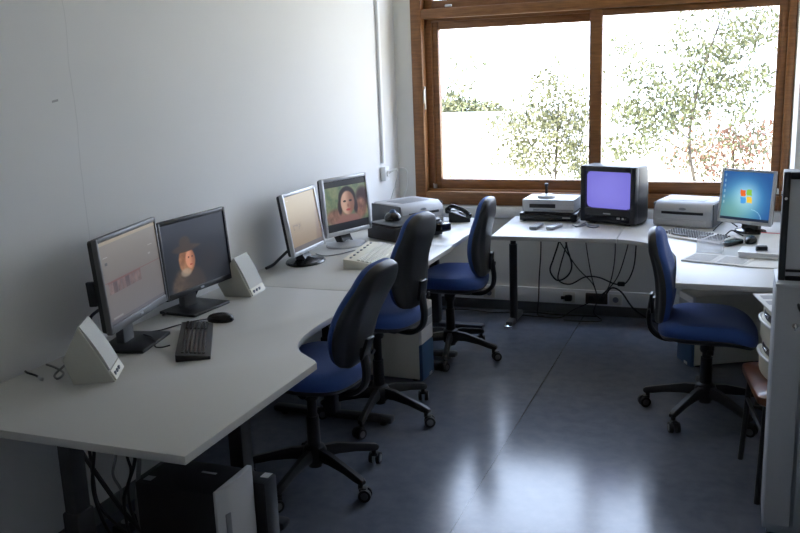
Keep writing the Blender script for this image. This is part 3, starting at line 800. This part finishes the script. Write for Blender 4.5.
# ------------------------------------------------------------------ television table
t = thing('crt_television', 'black tube television with a blank violet screen', 'television', (1.625, -.35, DZ), R(-110))
# local: +x is the way the screen faces, origin is on the table
w, h, z0 = .372, .352, .012
m = MB()
bs, bt, bb = .034, .034, .088
zt = z0+h
for (yc, zc, sy, sz) in ((-w/2+bs/2, z0+h/2, bs, h), (w/2-bs/2, z0+h/2, bs, h), (0, zt-bt/2, w-2*bs+.002, bt), (0, z0+bb/2, w-2*bs+.002, bb)):
    m.box((.135, yc, zc), (.05, sy, sz), .005)
m.box((.118, 0, z0+h/2), (.02, w-.02, h-.02), 0)
m.build('bezel', 'plastic_black', t)
m = MB()
m.loft([[(.112, y, z+z0+h/2) for y, z in rrect(-w/2, -h/2, w/2, h/2, .012)], [(.0, y, z+z0+h/2) for y, z in rrect(-w/2, -h/2, w/2, h/2, .012)], [(-.05, y, z+z0+h/2-.01) for y, z in rrect(-w*.46, -h*.45, w*.46, h*.44, .015)],
        [(-.14, y, z+z0+h/2-.03) for y, z in rrect(-w*.34, -h*.36, w*.34, h*.30, .02)], [(-.17, y, z+z0+h/2-.03) for y, z in rrect(-w*.30, -h*.33, w*.30, h*.26, .02)]])
m.build('rear_case', 'plastic_black', t)
def scr_tv(u, v):
    c = mixc((.46, .44, .82), (.52, .50, .88), sm(0, 1, math.hypot(u-.5, v-.5)*1.2)*-1+1)
    x, y = abs(2*u-1), abs(2*v-1)
    if x**9+y**9 > 1.: return (.02, .02, .025)
    return c
build_screen('picture_tube', w-2*bs+.002, h-bt-bb+.002, scr_tv, 70, 60, t, (.136, 0, z0+bb+(h-bt-bb)/2), (0, 0, 0), 'screen', .016)
m = MB(); m.box((.162, .0, z0+.03), (.004, .30, .034), .002); cp = m.build('control_flap', 'gloss_black', t)
m = MB(); m.box((.165, .08, z0+.035), (.006, .022, .012), .003); m.box((.165, .11, z0+.035), (.006, .012, .012), .003); m.build('button', 'brass', cp)
m = MB(); m.box((.1615, 0, z0+.059), (.003, .05, .007), .001); m.build('badge', 'silver', t)
m = MB(); m.box((.1, -.12, .0075), (.05, .04, .014), .002); m.box((.1, .12, .0075), (.05, .04, .014), .002); m.box((-.08, .0, .0075), (.05, .2, .014), .002); m.build('foot', 'rubber', t)

t = thing('disc_player', 'slim black disc player underneath the silver video recorder', 'player', (1.193, -.32, DZ), R(-1.5))
MB().box((0, 0, .031), (.37, .26, .05), .004).build('case', 'gloss_black', t)
m = MB(); m.box((0, -.132, .034), (.30, .006, .016), .001); m.build('disc_tray', 'plastic_black', t)
m = MB()
for sx in (-1, 1):
    for sy in (-1, 1): m.cyl((sx*.16, sy*.1, 0), (sx*.16, sy*.1, .008), .014, n=12)
m.build('foot', 'rubber', t)
m = MB(); m.box((.12, -.134, .03), (.05, .004, .008), .001); m.build('display', 'brass', t)
t = thing('video_recorder', 'silver video cassette recorder stacked on the slim black player', 'recorder', (1.19, -.305, DZ+.056), R(-1.5))
MB().box((0, 0, .045), (.335, .25, .082), .005).build('case', 'silver', t)
m = MB(); m.box((-.035, -.127, .045), (.17, .006, .026), .002); m.build('cassette_door', 'plastic_black', t)
m = MB(); m.box((.035, -.1265, .018), (.26, .004, .014), .001); m.build('display', 'grey_mid', t)
m = MB()
for i in range(5): m.box((.085+i*.02, -.127, .055), (.012, .005, .007), .002)
m.build('button', 'grey_light', t)
m = MB()
for sx in (-1, 1):
    for sy in (-1, 1): m.cyl((sx*.14, sy*.1, 0), (sx*.14, sy*.1, .006), .012, n=12)
m.build('foot', 'rubber', t)
t = thing('indoor_aerial', 'small round aerial with a stubby black rod standing on the video recorder', 'aerial', (1.16, -.34, DZ+.056+.086), 0)
MB().lathe([(.055, 0), (.06, .006), (.056, .018), (.03, .024), (.014, .028)], n=28).build('base', 'silver', t)
MB().lathe([(.012, .026), (.009, .03), (.009, .075), (.013, .08), (.013, .092), (.006, .096)], n=14).build('rod', 'plastic_black', t)
def remote(label, x, y, rz, body):
    t = thing('remote_control', label, 'remote control', (x, y, DZ), rz, 'remote controls before the video recorder')
    MB().box((0, 0, .011), (.05, .15, .02), .006).build('body', body, t)
    m = MB()
    for r_ in range(6):
        for c_ in range(3): m.box((-.014+c_*.014, -.05+r_*.018, .0215), (.008, .008, .004), .002, seg=1)
    m.build('buttons', 'grey_light' if body == 'grey_mid' else 'grey_mid', t)
remote('dark grey remote control in front of the slim black player', 1.165, -.665, R(-6), 'grey_mid')
remote('pale silver remote control nearer the television', 1.275, -.655, R(-14), 'silver')
def cord(name, label, pts, r, m_, cat='cable', group=None, parent=None):
    o = MB().tube(pts, r, 7).build(name, m_)
    return tag(o, label, cat, group)
cord('cable_bundle', 'tangle of thin wires lying before the television', [(1.385, -.42, .737), (1.40, -.50, .742), (1.37, -.56, .737), (1.41, -.60, .735), (1.45, -.54, .748), (1.47, -.60, .736), (1.52, -.62, .735), (1.53, -.57, .738), (1.47, -.53, .736), (1.43, -.57, .735), (1.40, -.62, .735)], .004, 'grey_mid')

# ------------------------------------------------------------------ papers on the corner desk
t = thing('open_magazine', 'open magazine of grey print in front of the clear box', 'magazine', (2.245, -1.41, DZ), R(-16))
for s in (-1, 1):
    m = MB(); m.box((s*.078, 0, .004), (.154, .20, .008), .002); pg = m.build('page', 'paper', t)
    m = MB()
    for i in range(7): m.box((s*.078, -.07+i*.022, .0085), (.12, .008, .001), 0)
    m.build('print', 'paper_grey', pg)
t = thing('storage_box', 'small clear plastic box behind the open magazine', 'box', (2.20, -1.20, DZ), R(-5))
m = MB(); bw, bd, bh, th = .125, .09, .075, .003
m.box((0, 0, th/2+.001), (bw, bd, th), 0); m.box((-bw/2, 0, bh/2), (th, bd, bh), 0); m.box((bw/2, 0, bh/2), (th, bd, bh), 0); m.box((0, -bd/2, bh/2), (bw, th, bh), 0); m.box((0, bd/2, bh/2), (bw, th, bh), 0)
m.build('shell', 'clear', t)
t = thing('paper_stack', 'thick stack of papers under the black eraser', 'papers', (2.445, -1.30, DZ), R(-8))
m = MB()
for i in range(6): m.box((random.uniform(-.006, .006), random.uniform(-.006, .006), .004+.005*i), (.20, .15, .0042), .0005, Euler((0, 0, random.uniform(-.08, .08))))
m.build('sheets', 'paper', t)
m = MB(); m.box((0, 0, .034), (.205, .155, .004), .001); m.build('cover', 'white', t)
t = thing('board_eraser', 'small black eraser block on the stack of papers', 'eraser', (2.445, -1.31, DZ+.0365), R(5))
MB().box((0, 0, .014), (.055, .035, .022), .006).build('block', 'plastic_black', t)
MB().box((0, 0, .003), (.055, .035, .006), .001).build('felt_pad', 'grey_mid', t)
tag(MB().box((2.50, -1.46, DZ+.003), (.30, .20, .006), .001, Euler((0, 0, R(-4)))).build('loose_papers', 'paper'), 'loose white papers at the aisle edge beside the thick stack', 'papers')
t = thing('paper_folder', 'white sheet with a red far edge lying before the blue-screen monitor', 'folder', (2.52, -.98, DZ), R(-6))
m = MB(); m.loft([[(-.085, y, z) for y, z in ((-.17, .002), (.02, .012), (.16, .034), (.16, .037), (.02, .015), (-.17, .004))], [(.105, y, z) for y, z in ((-.17, .002), (.02, .012), (.16, .034), (.16, .037), (.02, .015), (-.17, .004))]])
m.build('sheet', 'paper', t)
m = MB(); m.box((.01, .156, .0368), (.19, .008, .003), .0005, Euler((R(9), 0, 0))); m.build('edge', 'red', t)
m = MB(); m.box((.01, .13, .013), (.17, .05, .024), .002); m.build('booklet', 'paper', t)
tag(MB().prism(rrect(-.05, -.03, .05, .03, .02), 0, .02, 'z', .005).build('tape_holder', 'teal', None, (2.575, -1.22, DZ)), 'small blue-green plastic holder beside the red-edged sheet', 'holder')

# ------------------------------------------------------------------ right side: stool, drawer unit, white cabinet
t = thing('wooden_stool', 'brown wooden stool with black metal legs under the drawer unit', 'stool', (2.60, -2.30, 0), R(8.5))
m = MB(); pr = rrect(-.205, -.215, .205, .215, .04)
m.loft([[(x*.97, y*.97, .405) for x, y in pr], [(x, y, .412) for x, y in pr], [(x*1.01, y*1.01, .428) for x, y in pr], [(x, y, .440) for x, y in pr], [(x*.95, y*.95, .447) for x, y in pr], [(x*.3, y*.3, .447) for x, y in pr]])
m.build('seat', 'seat_wood', t)
for sx in (-1, 1):
    for sy in (-1, 1):
        MB().tube([(sx*.17, sy*.18, .41), (sx*.18, sy*.19, .2), (sx*.19, sy*.205, .0)], .012, 10, sub=2).build('leg', 'plastic_black', t)
m = MB()
for sy in (-1, 1): m.cyl((-.178, sy*.188, .25), (.178, sy*.188, .25), .008, n=10)
for sx in (-1, 1): m.cyl((sx*.178, -.188, .29), (sx*.178, .188, .29), .008, n=10)
m.build('rail', 'plastic_black', t)
t = thing('drawer_unit', 'small cream plastic drawer unit standing on the brown stool', 'drawers', (2.60, -2.275, .447), R(11))
m = MB(); m.box((.0, 0, .15), (.27, .29, .30), .008); m.build('case', 'cream', t)
for k in range(2):
    m = MB(); z0_, z1_ = .014+k*.137, .146+k*.137
    pts = [(-.135, -.138), (-.152, -.10), (-.160, -.05), (-.163, 0), (-.160, .05), (-.152, .10), (-.135, .138), (-.12, .138), (-.12, -.138)]
    m.prism(pts, z0_, z1_-.048, 'z', .004); m.prism([(x+.012 if x < -.125 else x, y) for x, y in pts], z1_-.05, z1_, 'z', .003); dr = m.build('drawer', 'cream', t)
    m = MB(); m.tube([(-.140, -.132, z1_-.052), (-.158, -.095, z1_-.050), (-.167, -.045, z1_-.049), (-.170, 0, z1_-.049), (-.167, .045, z1_-.049), (-.158, .095, z1_-.050), (-.140, .132, z1_-.052)], .006, 8); m.build('lip', 'white', dr)
    m = MB(); m.prism([(-.150, -.06), (-.1545, 0), (-.150, .06), (-.14, .06), (-.14, -.06)], z1_-.042, z1_-.014, 'z', .002); m.build('handle_recess', 'plastic_black', dr)
    m = MB(); m.box((-.156, -.01, z1_-.024), (.01, .05, .010), .004); m.build('handle', 'chrome', dr)
m = MB(); m.box((0, 0, .302), (.275, .295, .006), .002); m.build('lid', 'cream', t)
t = thing('printed_sheets', 'printed white sheets with photos lying on the cream drawer unit', 'papers', (2.575, -2.275, .447+.3055), R(13))
m = MB(); m.box((0, 0, .003), (.30, .29, .005), .0005); m.build('sheet', 'paper', t)
m = MB()
for i in range(3):
    for j in range(3): m.box((-.095+i*.092, -.09+j*.088, .0058), (.07, .055, .001), 0)
m.build('picture', 'paper_grey', t)
t = thing('metal_cabinet', 'white metal cabinet with a lock at the frame edge, in front of the stool', 'cabinet', (2.70, -2.665, 0))
m = MB(); m.box((0, .0, .487), (.49, .21, .915), .003); m.box((0, .01, .02), (.46, .18, .04), .002); m.build('body', 'cab', t)
m = MB(); m.box((0, -.012, .950), (.494, .236, .012), .003); m.build('top', 'cab', t)
for (x0, x1) in ((-.243, -.157), (-.143, .243)):
    m = MB(); m.box(((x0+x1)/2, -.118, .50), (x1-x0, .018, .89), .003); dr = m.build('door', 'cab', t)
    if x0 < -.2:
        m = MB(); m.cyl((-.178, -.127, .81), (-.178, -.134, .81), .010, n=16); m.box((-.178, -.137, .806), (.006, .012, .02), .002); m.build('lock', 'chrome', dr)
        m = MB(); m.tube([(-.172, -.125, .885), (-.17, -.150, .878), (-.162, -.155, .865), (-.158, -.15, .855)], .005, 8); m.build('handle', 'steel_dark', dr)
t = thing('display_case', 'dark-framed glass-fronted case standing on the white metal cabinet', 'case', (2.70, -2.68, .956))
m = MB(); x0, x1, hh = -.235, .235, .37
m.box((0, .02, hh/2), (.47, .10, hh), .004); m.build('body', 'steel_dark', t)
m = MB()
for (xa, xb, za, zb) in ((x0-.004, x0+.018, 0, hh+.004), (x1-.018, x1+.004, 0, hh+.004), (x0+.018, x1-.018, hh-.020, hh+.004), (x0+.018, x1-.018, 0, .014), (x0+.018, x1-.018, .03, .038)):
    m.box(((xa+xb)/2, -.052, (za+zb)/2), (xb-xa, .026, zb-za), .003)
m.build('frame', 'steel_dark', t)
m = MB(); m.box((0, -.052, hh/2), (.44, .006, hh-.03), 0); m.build('pane', 'silver_pane', t)
m = MB(); m.cyl((x0-.008, -.05, .30), (x0-.002, -.05, .30), .008, n=10); m.cyl((x0+.007, -.067, .285), (x0+.007, -.064, .285), .005, n=10); m.build('rivet', 'chrome', t)

# ------------------------------------------------------------------ computers under the desks
def white_pc(label, x, y, rz, hgt=.44):
    t = thing('desktop_computer', label, 'computer', (x, y, 0), rz, 'pale computer towers with blue feet')
    MB().box((-.01, 0, hgt/2+.008), (.42, .178, hgt-.012), .006).build('case', 'beige', t)
    m = MB(); m.box((.207, 0, hgt/2+.11), (.022, .182, hgt-.22), .008); fp = m.build('front_panel', 'white', t)
    m = MB(); m.box((.219, 0, hgt-.06), (.004, .15, .042), .002); m.box((.219, 0, hgt-.11), (.004, .15, .042), .002); m.build('drive_bay', 'grey_light', fp)
    m = MB(); m.box((.207, 0, .112), (.024, .182, .21), .008); lp = m.build('lower_panel', 'pc_blue', t)
    m = MB(); m.box((.2195, .03, .02), (.004, .04, .016), .002); m.build('logo', 'white', lp)
    m = MB()
    for sx in (-1, 1):
        for sy in (-1, 1): m.cyl((sx*.16, sy*.06, 0), (sx*.16, sy*.06, .014), .016, n=12)
    m.build('foot', 'rubber', t)
white_pc('pale tower with a blue lower front, beneath the middle desk', .505, -1.50, R(-1))
white_pc('pale tower with a blue lower front, beneath the corner desk', 2.265, -.80, R(208), .42)

t = thing('tower_computer', 'big black tower with a curved silver front beneath the nearest desk', 'computer', (.60, -3.73, 0))
MB().box((.08, 0, .225), (.30, .195, .43), .004).build('case', 'plastic_black', t)
m = MB()
arcp = [(.235, -.10), (.255, -.085), (.268, -.05), (.272, 0), (.268, .05), (.255, .085), (.235, .10), (.228, .10), (.228, -.10)]
arcp = [(.232, -.105), (.240, -.105), (.252, -.06), (.258, -.01), (.258, .05), (.25, .10), (.232, .10)]
m.prism(arcp, .01, .452, 'z', .003); fr = m.build('front_bezel', 'bezel_grey', t)
m = MB(); m.box((.252, -.062, .26), (.006, .022, .20), .002, Euler((0, 0, R(-14)))); m.build('drive_slot', 'grey_mid', fr)
m = MB(); m.box((-.04, -.06, .4405), (.03, .03, .001), 0); m.build('sticker', 'paper_grey', t)
m = MB(); m.box((.13, .03, .4405), (.055, .010, .002), 0); m.build('vent_strip', 'silver', t)
m = MB()
for sx in (-1, 1):
    for sy in (-1, 1): m.cyl((.08+sx*.12, sy*.07, 0), (.08+sx*.12, sy*.07, .014), .016, n=12)
m.build('foot', 'rubber', t)
t = thing('tower_computer', 'slim black tower standing beyond the silver-fronted tower', 'computer', (.655, -3.57, 0))
MB().box((.07, 0, .195), (.30, .08, .365), .003).build('case', 'plastic_black', t)
m = MB(); m.box((.222, 0, .195), (.008, .08, .365), .003); m.build('front_panel', 'plastic_black', t)
m = MB(); m.box((.20, .02, .3785), (.03, .035, .001), 0); m.build('sticker', 'paper', t)
m = MB()
for sx in (-1, 1): m.box((.07+sx*.11, 0, .006), (.03, .07, .014), .002)
m.build('foot', 'rubber', t)

# ------------------------------------------------------------------ wall fittings and cords
t = thing('cable_trunking', 'white vertical cable trunking with a junction box on the white wall', 'trunking', (0, -.32, 0))
MB().box((.0115, 0, 2.02), (.022, .034, 1.86), .003).build('channel', 'trim_white', t)
m = MB(); m.box((.021, 0, 1.02), (.04, .075, .10), .006); jb = m.build('junction_box', 'trim_white', t)
m = MB(); m.cyl((.041, .0, 1.02), (.05, 0, 1.02), .022, n=18); m.build('socket', 'white', jb)
cord('telephone_cord', 'thin white cord hanging from the junction box to the printer', [(.05, -.32, 1.02), (.09, -.29, 1.04), (.10, -.28, 1.0), (.07, -.31, .88), (.05, -.36, .78), (.06, -.40, .737)], .0035, 'cord_white', 'cord', 'white cords below the junction box')
cord('telephone_cord', 'thin white cord looping from the junction box to the window corner', [(.05, -.32, 1.03), (.11, -.25, 1.05), (.14, -.2, 1.02), (.13, -.2, .9), (.11, -.26, .80), (.12, -.34, .74)], .0035, 'cord_white', 'cord', 'white cords below the junction box')
def socket(label, x, wid, m_, plug=False):
    t = thing('wall_socket', label, 'socket', (x, -.025, .127), 0, 'sockets on the cable duct')
    MB().box((0, -.007, 0), (wid, .013, .075), .004).build('plate', m_, t)
    k = 2 if wid > .1 else 1
    for i in range(k):
        m = MB(); m.cyl(((i-(k-1)/2)*.07, -.0135, 0), ((i-(k-1)/2)*.07, -.0155, 0), .02, n=18); m.build('outlet', 'grey_mid' if m_ == 'trunking' else 'plastic_black', t)
    if plug:
        m = MB(); m.box((0, -.035, 0), (.05, .04, .04), .008); m.cyl((-.05, -.035, .0), (-.02, -.035, 0), .012, n=10); tag(m.build('power_plug', 'cord_black', None, (x, -.025, .127)), 'black plug pushed into the cream socket on the duct', 'plug')
socket('cream single socket with a black plug on the cable duct', 1.255, .085, 'trunking', True)
socket('dark brown double socket on the cable duct', 1.445, .15, 'card_brown')
socket('empty cream socket nearest the corner desk on the cable duct', 1.575, .085, 'trunking')
socket('cream socket low on the duct behind the table leg', .68, .085, 'trunking')
CG = 'black cables hanging under the television table'
def C(label, pts, r=.005, m_='cord_black', group=CG): return cord('power_cable', label, pts, r, m_, 'cable', group)
C('black cable dropping straight to the floor beside the table leg', [(1.07, -.22, .70), (1.08, -.15, .60), (1.075, -.12, .45), (1.06, -.10, .28), (1.055, -.10, .12), (1.05, -.11, .012), (1.10, -.14, .008)])
C('thick black cable forming the large loop under the television table', [(1.22, -.2, .70), (1.21, -.16, .56), (1.165, -.13, .42), (1.14, -.12, .33), (1.19, -.12, .265), (1.26, -.12, .30), (1.29, -.13, .38), (1.26, -.14, .50), (1.23, -.2, .70)], .006)
C('black cable slung from the loop to a hanging plug', [(1.30, -.2, .70), (1.25, -.15, .50), (1.21, -.13, .36), (1.20, -.13, .27), (1.28, -.13, .245), (1.38, -.13, .30), (1.47, -.12, .30), (1.58, -.12, .26), (1.65, -.12, .27), (1.70, -.14, .38), (1.72, -.2, .55), (1.72, -.22, .70)])
C('black cable running slantwise behind the loop to the brown socket', [(1.12, -.2, .70), (1.2, -.13, .55), (1.32, -.10, .36), (1.42, -.08, .25), (1.45, -.06, .16), (1.445, -.045, .127)], .004)
C('thin black cable dropping from under the television to the duct', [(1.38, -.2, .70), (1.39, -.13, .5), (1.42, -.10, .30), (1.46, -.1, .15), (1.44, -.12, .05), (1.50, -.16, .010), (1.40, -.20, .008), (1.25, -.2, .008)], .004)
C('straight black cable under the seam of the two tables', [(1.58, -.22, .70), (1.58, -.14, .5), (1.56, -.10, .33), (1.52, -.06, .2), (1.46, -.045, .13)], .004)
C('black cable falling beside the seam towards the floor', [(1.70, -.25, .70), (1.65, -.16, .48), (1.58, -.10, .28), (1.45, -.08, .14), (1.30, -.12, .06), (1.22, -.15, .010), (1.10, -.16, .008), (.9, -.14, .008)], .004)
C('long black cable sagging from the brown socket towards the corner desk', [(1.50, -.05, .14), (1.55, -.08, .22), (1.62, -.10, .20), (1.70, -.12, .10), (1.80, -.14, .04), (1.9, -.18, .02), (2.02, -.22, .05)], .006)
C('black strap hanging straight below the corner desk front', [(1.90, -.45, .70), (1.895, -.44, .5), (1.885, -.43, .3), (1.875, -.43, .18)], .007)
C('black cable lying along the skirting by the table leg', [(.35, -.12, .008), (.55, -.10, .008), (.72, -.13, .008), (.86, -.09, .008), (1.0, -.06, .008), (1.2, -.08, .008), (1.45, -.06, .008)], .005)
tag(MB().box((1.62, -.12, .262), (.05, .03, .03), .008).build('power_plug', 'cord_black'), 'loose black plug hanging on a cable under the television table', 'plug')
CG2 = 'cables hanging under the nearest desk'
def C2(label, pts, r=.005, m_='cord_black'): return cord('power_cable', label, pts, r, m_, 'cable', CG2)
C2('thick black cable slanting down from the near desk leg', [(.30, -3.90, .692), (.28, -3.78, .55), (.245, -3.75, .49), (.36, -3.74, .31), (.40, -3.70, .20), (.33, -3.55, .05), (.27, -3.46, .012)], .008)
C2('black cable hanging straight and parting from the slanting one', [(.31, -3.80, .692), (.308, -3.75, .58), (.308, -3.75, .49), (.282, -3.75, .34), (.316, -3.75, .21), (.30, -3.66, .06), (.26, -3.58, .012)], .006)
C2('black cable bowing towards the wall behind the slanting one', [(.26, -3.78, .692), (.20, -3.66, .46), (.15, -3.6, .30), (.14, -3.58, .18), (.19, -3.55, .08), (.22, -3.5, .012)], .006)
C2('twisted grey cable with a small kink under the desk end', [(.405, -3.75, .692), (.401, -3.75, .50), (.376, -3.75, .41), (.403, -3.75, .355), (.399, -3.74, .29), (.34, -3.6, .10), (.28, -3.5, .012)], .005, 'cord_grey')
C2('dark cable curving beneath the front speaker', [(.43, -3.75, .692), (.442, -3.75, .50), (.454, -3.75, .435), (.432, -3.75, .36), (.40, -3.70, .22), (.34, -3.56, .05), (.30, -3.48, .012)], .005)
C2('grey cable hanging nearest the silver-fronted tower', [(.50, -3.76, .692), (.494, -3.75, .50), (.479, -3.75, .40), (.455, -3.74, .28), (.40, -3.64, .10), (.34, -3.54, .012)], .008, 'cord_grey')
C2('black cable slanting left from beside the thick grey one', [(.485, -3.78, .692), (.479, -3.75, .50), (.435, -3.75, .38), (.409, -3.75, .31), (.34, -3.66, .12), (.25, -3.52, .012)], .006)
t = thing('power_strip', 'black power strip on the floor by the wall under the nearest desk', 'power strip', (.16, -3.34, 0), R(88))
MB().box((0, 0, .022), (.34, .06, .042), .008).build('case', 'plastic_black', t)
for i in range(4):
    m = MB(); m.cyl((-.12+i*.08, 0, .042), (-.12+i*.08, 0, .045), .02, n=16); m.build('outlet', 'grey_mid', t)
# cords lying on the near desk
t = thing('audio_cable', 'loose dark cable with a metal plug lying at the wall end of the desk', 'cable', (0, 0, 0))
MB().tube([(.02, -3.72, .735), (.05, -3.74, .739), (.09, -3.745, .735), (.125, -3.765, .735)], .004, 7).build('lead', 'cord_black', t)
m = MB(); m.cyl((.122, -3.763, .737), (.145, -3.775, .737), .0065, n=10); m.build('plug', 'silver', t)
cord('speaker_cable', 'dark cable curling from the near speaker to the wall', [(.235, -3.70, .80), (.20, -3.68, .80), (.175, -3.69, .765), (.15, -3.72, .735), (.19, -3.75, .735), (.17, -3.70, .735), (.10, -3.66, .735), (.04, -3.64, .735)], .004, 'cord_grey', 'cable', 'cables lying on the nearest desk')
cord('display_cable', 'black cable arching from the front speaker to the editing monitor', [(.225, -3.61, .87), (.21, -3.58, .905), (.20, -3.53, .915), (.17, -3.48, .905)], .006, 'cord_black', 'cable', 'cables lying on the nearest desk')
cord('keyboard_cable', 'black cable running from the black keyboard to the editing monitor', [(.36, -3.35, .742), (.33, -3.36, .735), (.30, -3.36, .735), (.28, -3.33, .745), (.24, -3.30, .75), (.19, -3.28, .75)], .003, 'cord_black', 'cable', 'cables lying on the nearest desk')
cord('mouse_cable', 'thin black cable trailing from the black mouse behind the keyboard', [(.30, -2.99, .74), (.25, -3.02, .735), (.21, -3.10, .735), (.18, -3.18, .735), (.12, -3.22, .735)], .003, 'cord_black', 'cable', 'cables lying on the nearest desk')
cord('display_cable', 'black cable looping behind the foot of the portrait monitor', [(.08, -2.77, .85), (.07, -2.72, .80), (.05, -2.75, .745), (.05, -2.85, .737), (.06, -2.98, .737)], .005, 'cord_black', 'cable', 'cables lying on the nearest desk')
cord('display_cable', 'black cable with a plug behind the tan-screen monitor', [(.10, -1.93, .80), (.07, -1.97, .765), (.06, -2.02, .745), (.05, -2.08, .738)], .008, 'cord_black', 'cable')
cord('keyboard_cable', 'pale cord curling across the middle desk below the silver monitors', [(.40, -1.50, .735), (.32, -1.55, .735), (.28, -1.65, .735), (.22, -1.72, .735), (.14, -1.68, .735)], .003, 'cord_grey', 'cable')
cord('scanner_cable', 'cream cord looping in front of the black scanner', [(.30, -1.33, .735), (.36, -1.42, .735), (.44, -1.47, .735), (.52, -1.44, .735), (.55, -1.36, .74), (.60, -1.30, .735)], .004, 'cord_white', 'cable')
cord('display_cable', 'black cable behind the blue-screen monitor foot', [(2.20, -.62, .735), (2.23, -.55, .76), (2.27, -.52, .78), (2.33, -.5, .74)], .004, 'cord_black', 'cable')
cord('display_cable', 'short black cable curling beside the blue-screen monitor foot', [(2.27, -.74, .735), (2.30, -.68, .75), (2.34, -.70, .735), (2.36, -.75, .735)], .004, 'cord_black', 'cable')

# ------------------------------------------------------------------ light, sky and camera
wd = bpy.data.worlds.new('sky'); sc.world = wd; wd.use_nodes = True
nt = wd.node_tree; bg = nt.nodes['Background']
tc = nt.nodes.new('ShaderNodeTexCoord'); sp = nt.nodes.new('ShaderNodeSeparateXYZ'); rp = nt.nodes.new('ShaderNodeValToRGB')
nt.links.new(tc.outputs['Generated'], sp.inputs[0]); nt.links.new(sp.outputs['Z'], rp.inputs['Fac'])
rp.color_ramp.elements[0].position = 0.; rp.color_ramp.elements[0].color = (.82, .905, 1.07, 1)
rp.color_ramp.elements[1].position = .8; rp.color_ramp.elements[1].color = (.64, .81, 1.16, 1)
nt.links.new(rp.outputs['Color'], bg.inputs['Color']); bg.inputs['Strength'].default_value = 9.

sd = bpy.data.lights.new('sun', 'SUN'); sd.energy = 36.; sd.color = (1., .93, .80); sd.angle = R(.6)
so = bpy.data.objects.new('sun', sd); COL.objects.link(so); so.rotation_euler = Vector((.30, .62, -.73)).to_track_quat('-Z', 'Y').to_euler()
so.location = (0, -5, 12)
cam = bpy.data.cameras.new('camera'); co = bpy.data.objects.new('camera', cam); COL.objects.link(co)
cam.sensor_fit = 'HORIZONTAL'; cam.sensor_width = 36; cam.lens = 869.3*36/800; cam.clip_start = .05; cam.clip_end = 200
yaw, pit, rol = .3742, .2201, -.0383
cy, sy, cp, sp_ = math.cos(yaw), math.sin(yaw), math.cos(pit), math.sin(pit)
fw = Vector((-sy*cp, cy*cp, -sp_)); rt = Vector((cy, sy, 0)); up = rt.cross(fw)
r2 = rt*math.cos(rol)+up*math.sin(rol); u2 = up*math.cos(rol)-rt*math.sin(rol)
mw = Matrix((r2, u2, -fw)).transposed().to_4x4(); mw.translation = Vector((2.312, -5.9348, 1.708))
co.matrix_world = mw
sc.camera = co
vs = sc.view_settings
vs.view_transform = 'Standard'; vs.look = 'None'; vs.gamma = 1; vs.use_curve_mapping = False; vs.exposure = 0.
sc.cycles.max_bounces = 14; sc.cycles.diffuse_bounces = 10; sc.cycles.transparent_max_bounces = 16
sc.cycles.use_denoising = True; sc.cycles.caustics_reflective = False; sc.cycles.caustics_refractive = False
sc.cycles.sample_clamp_indirect = 8
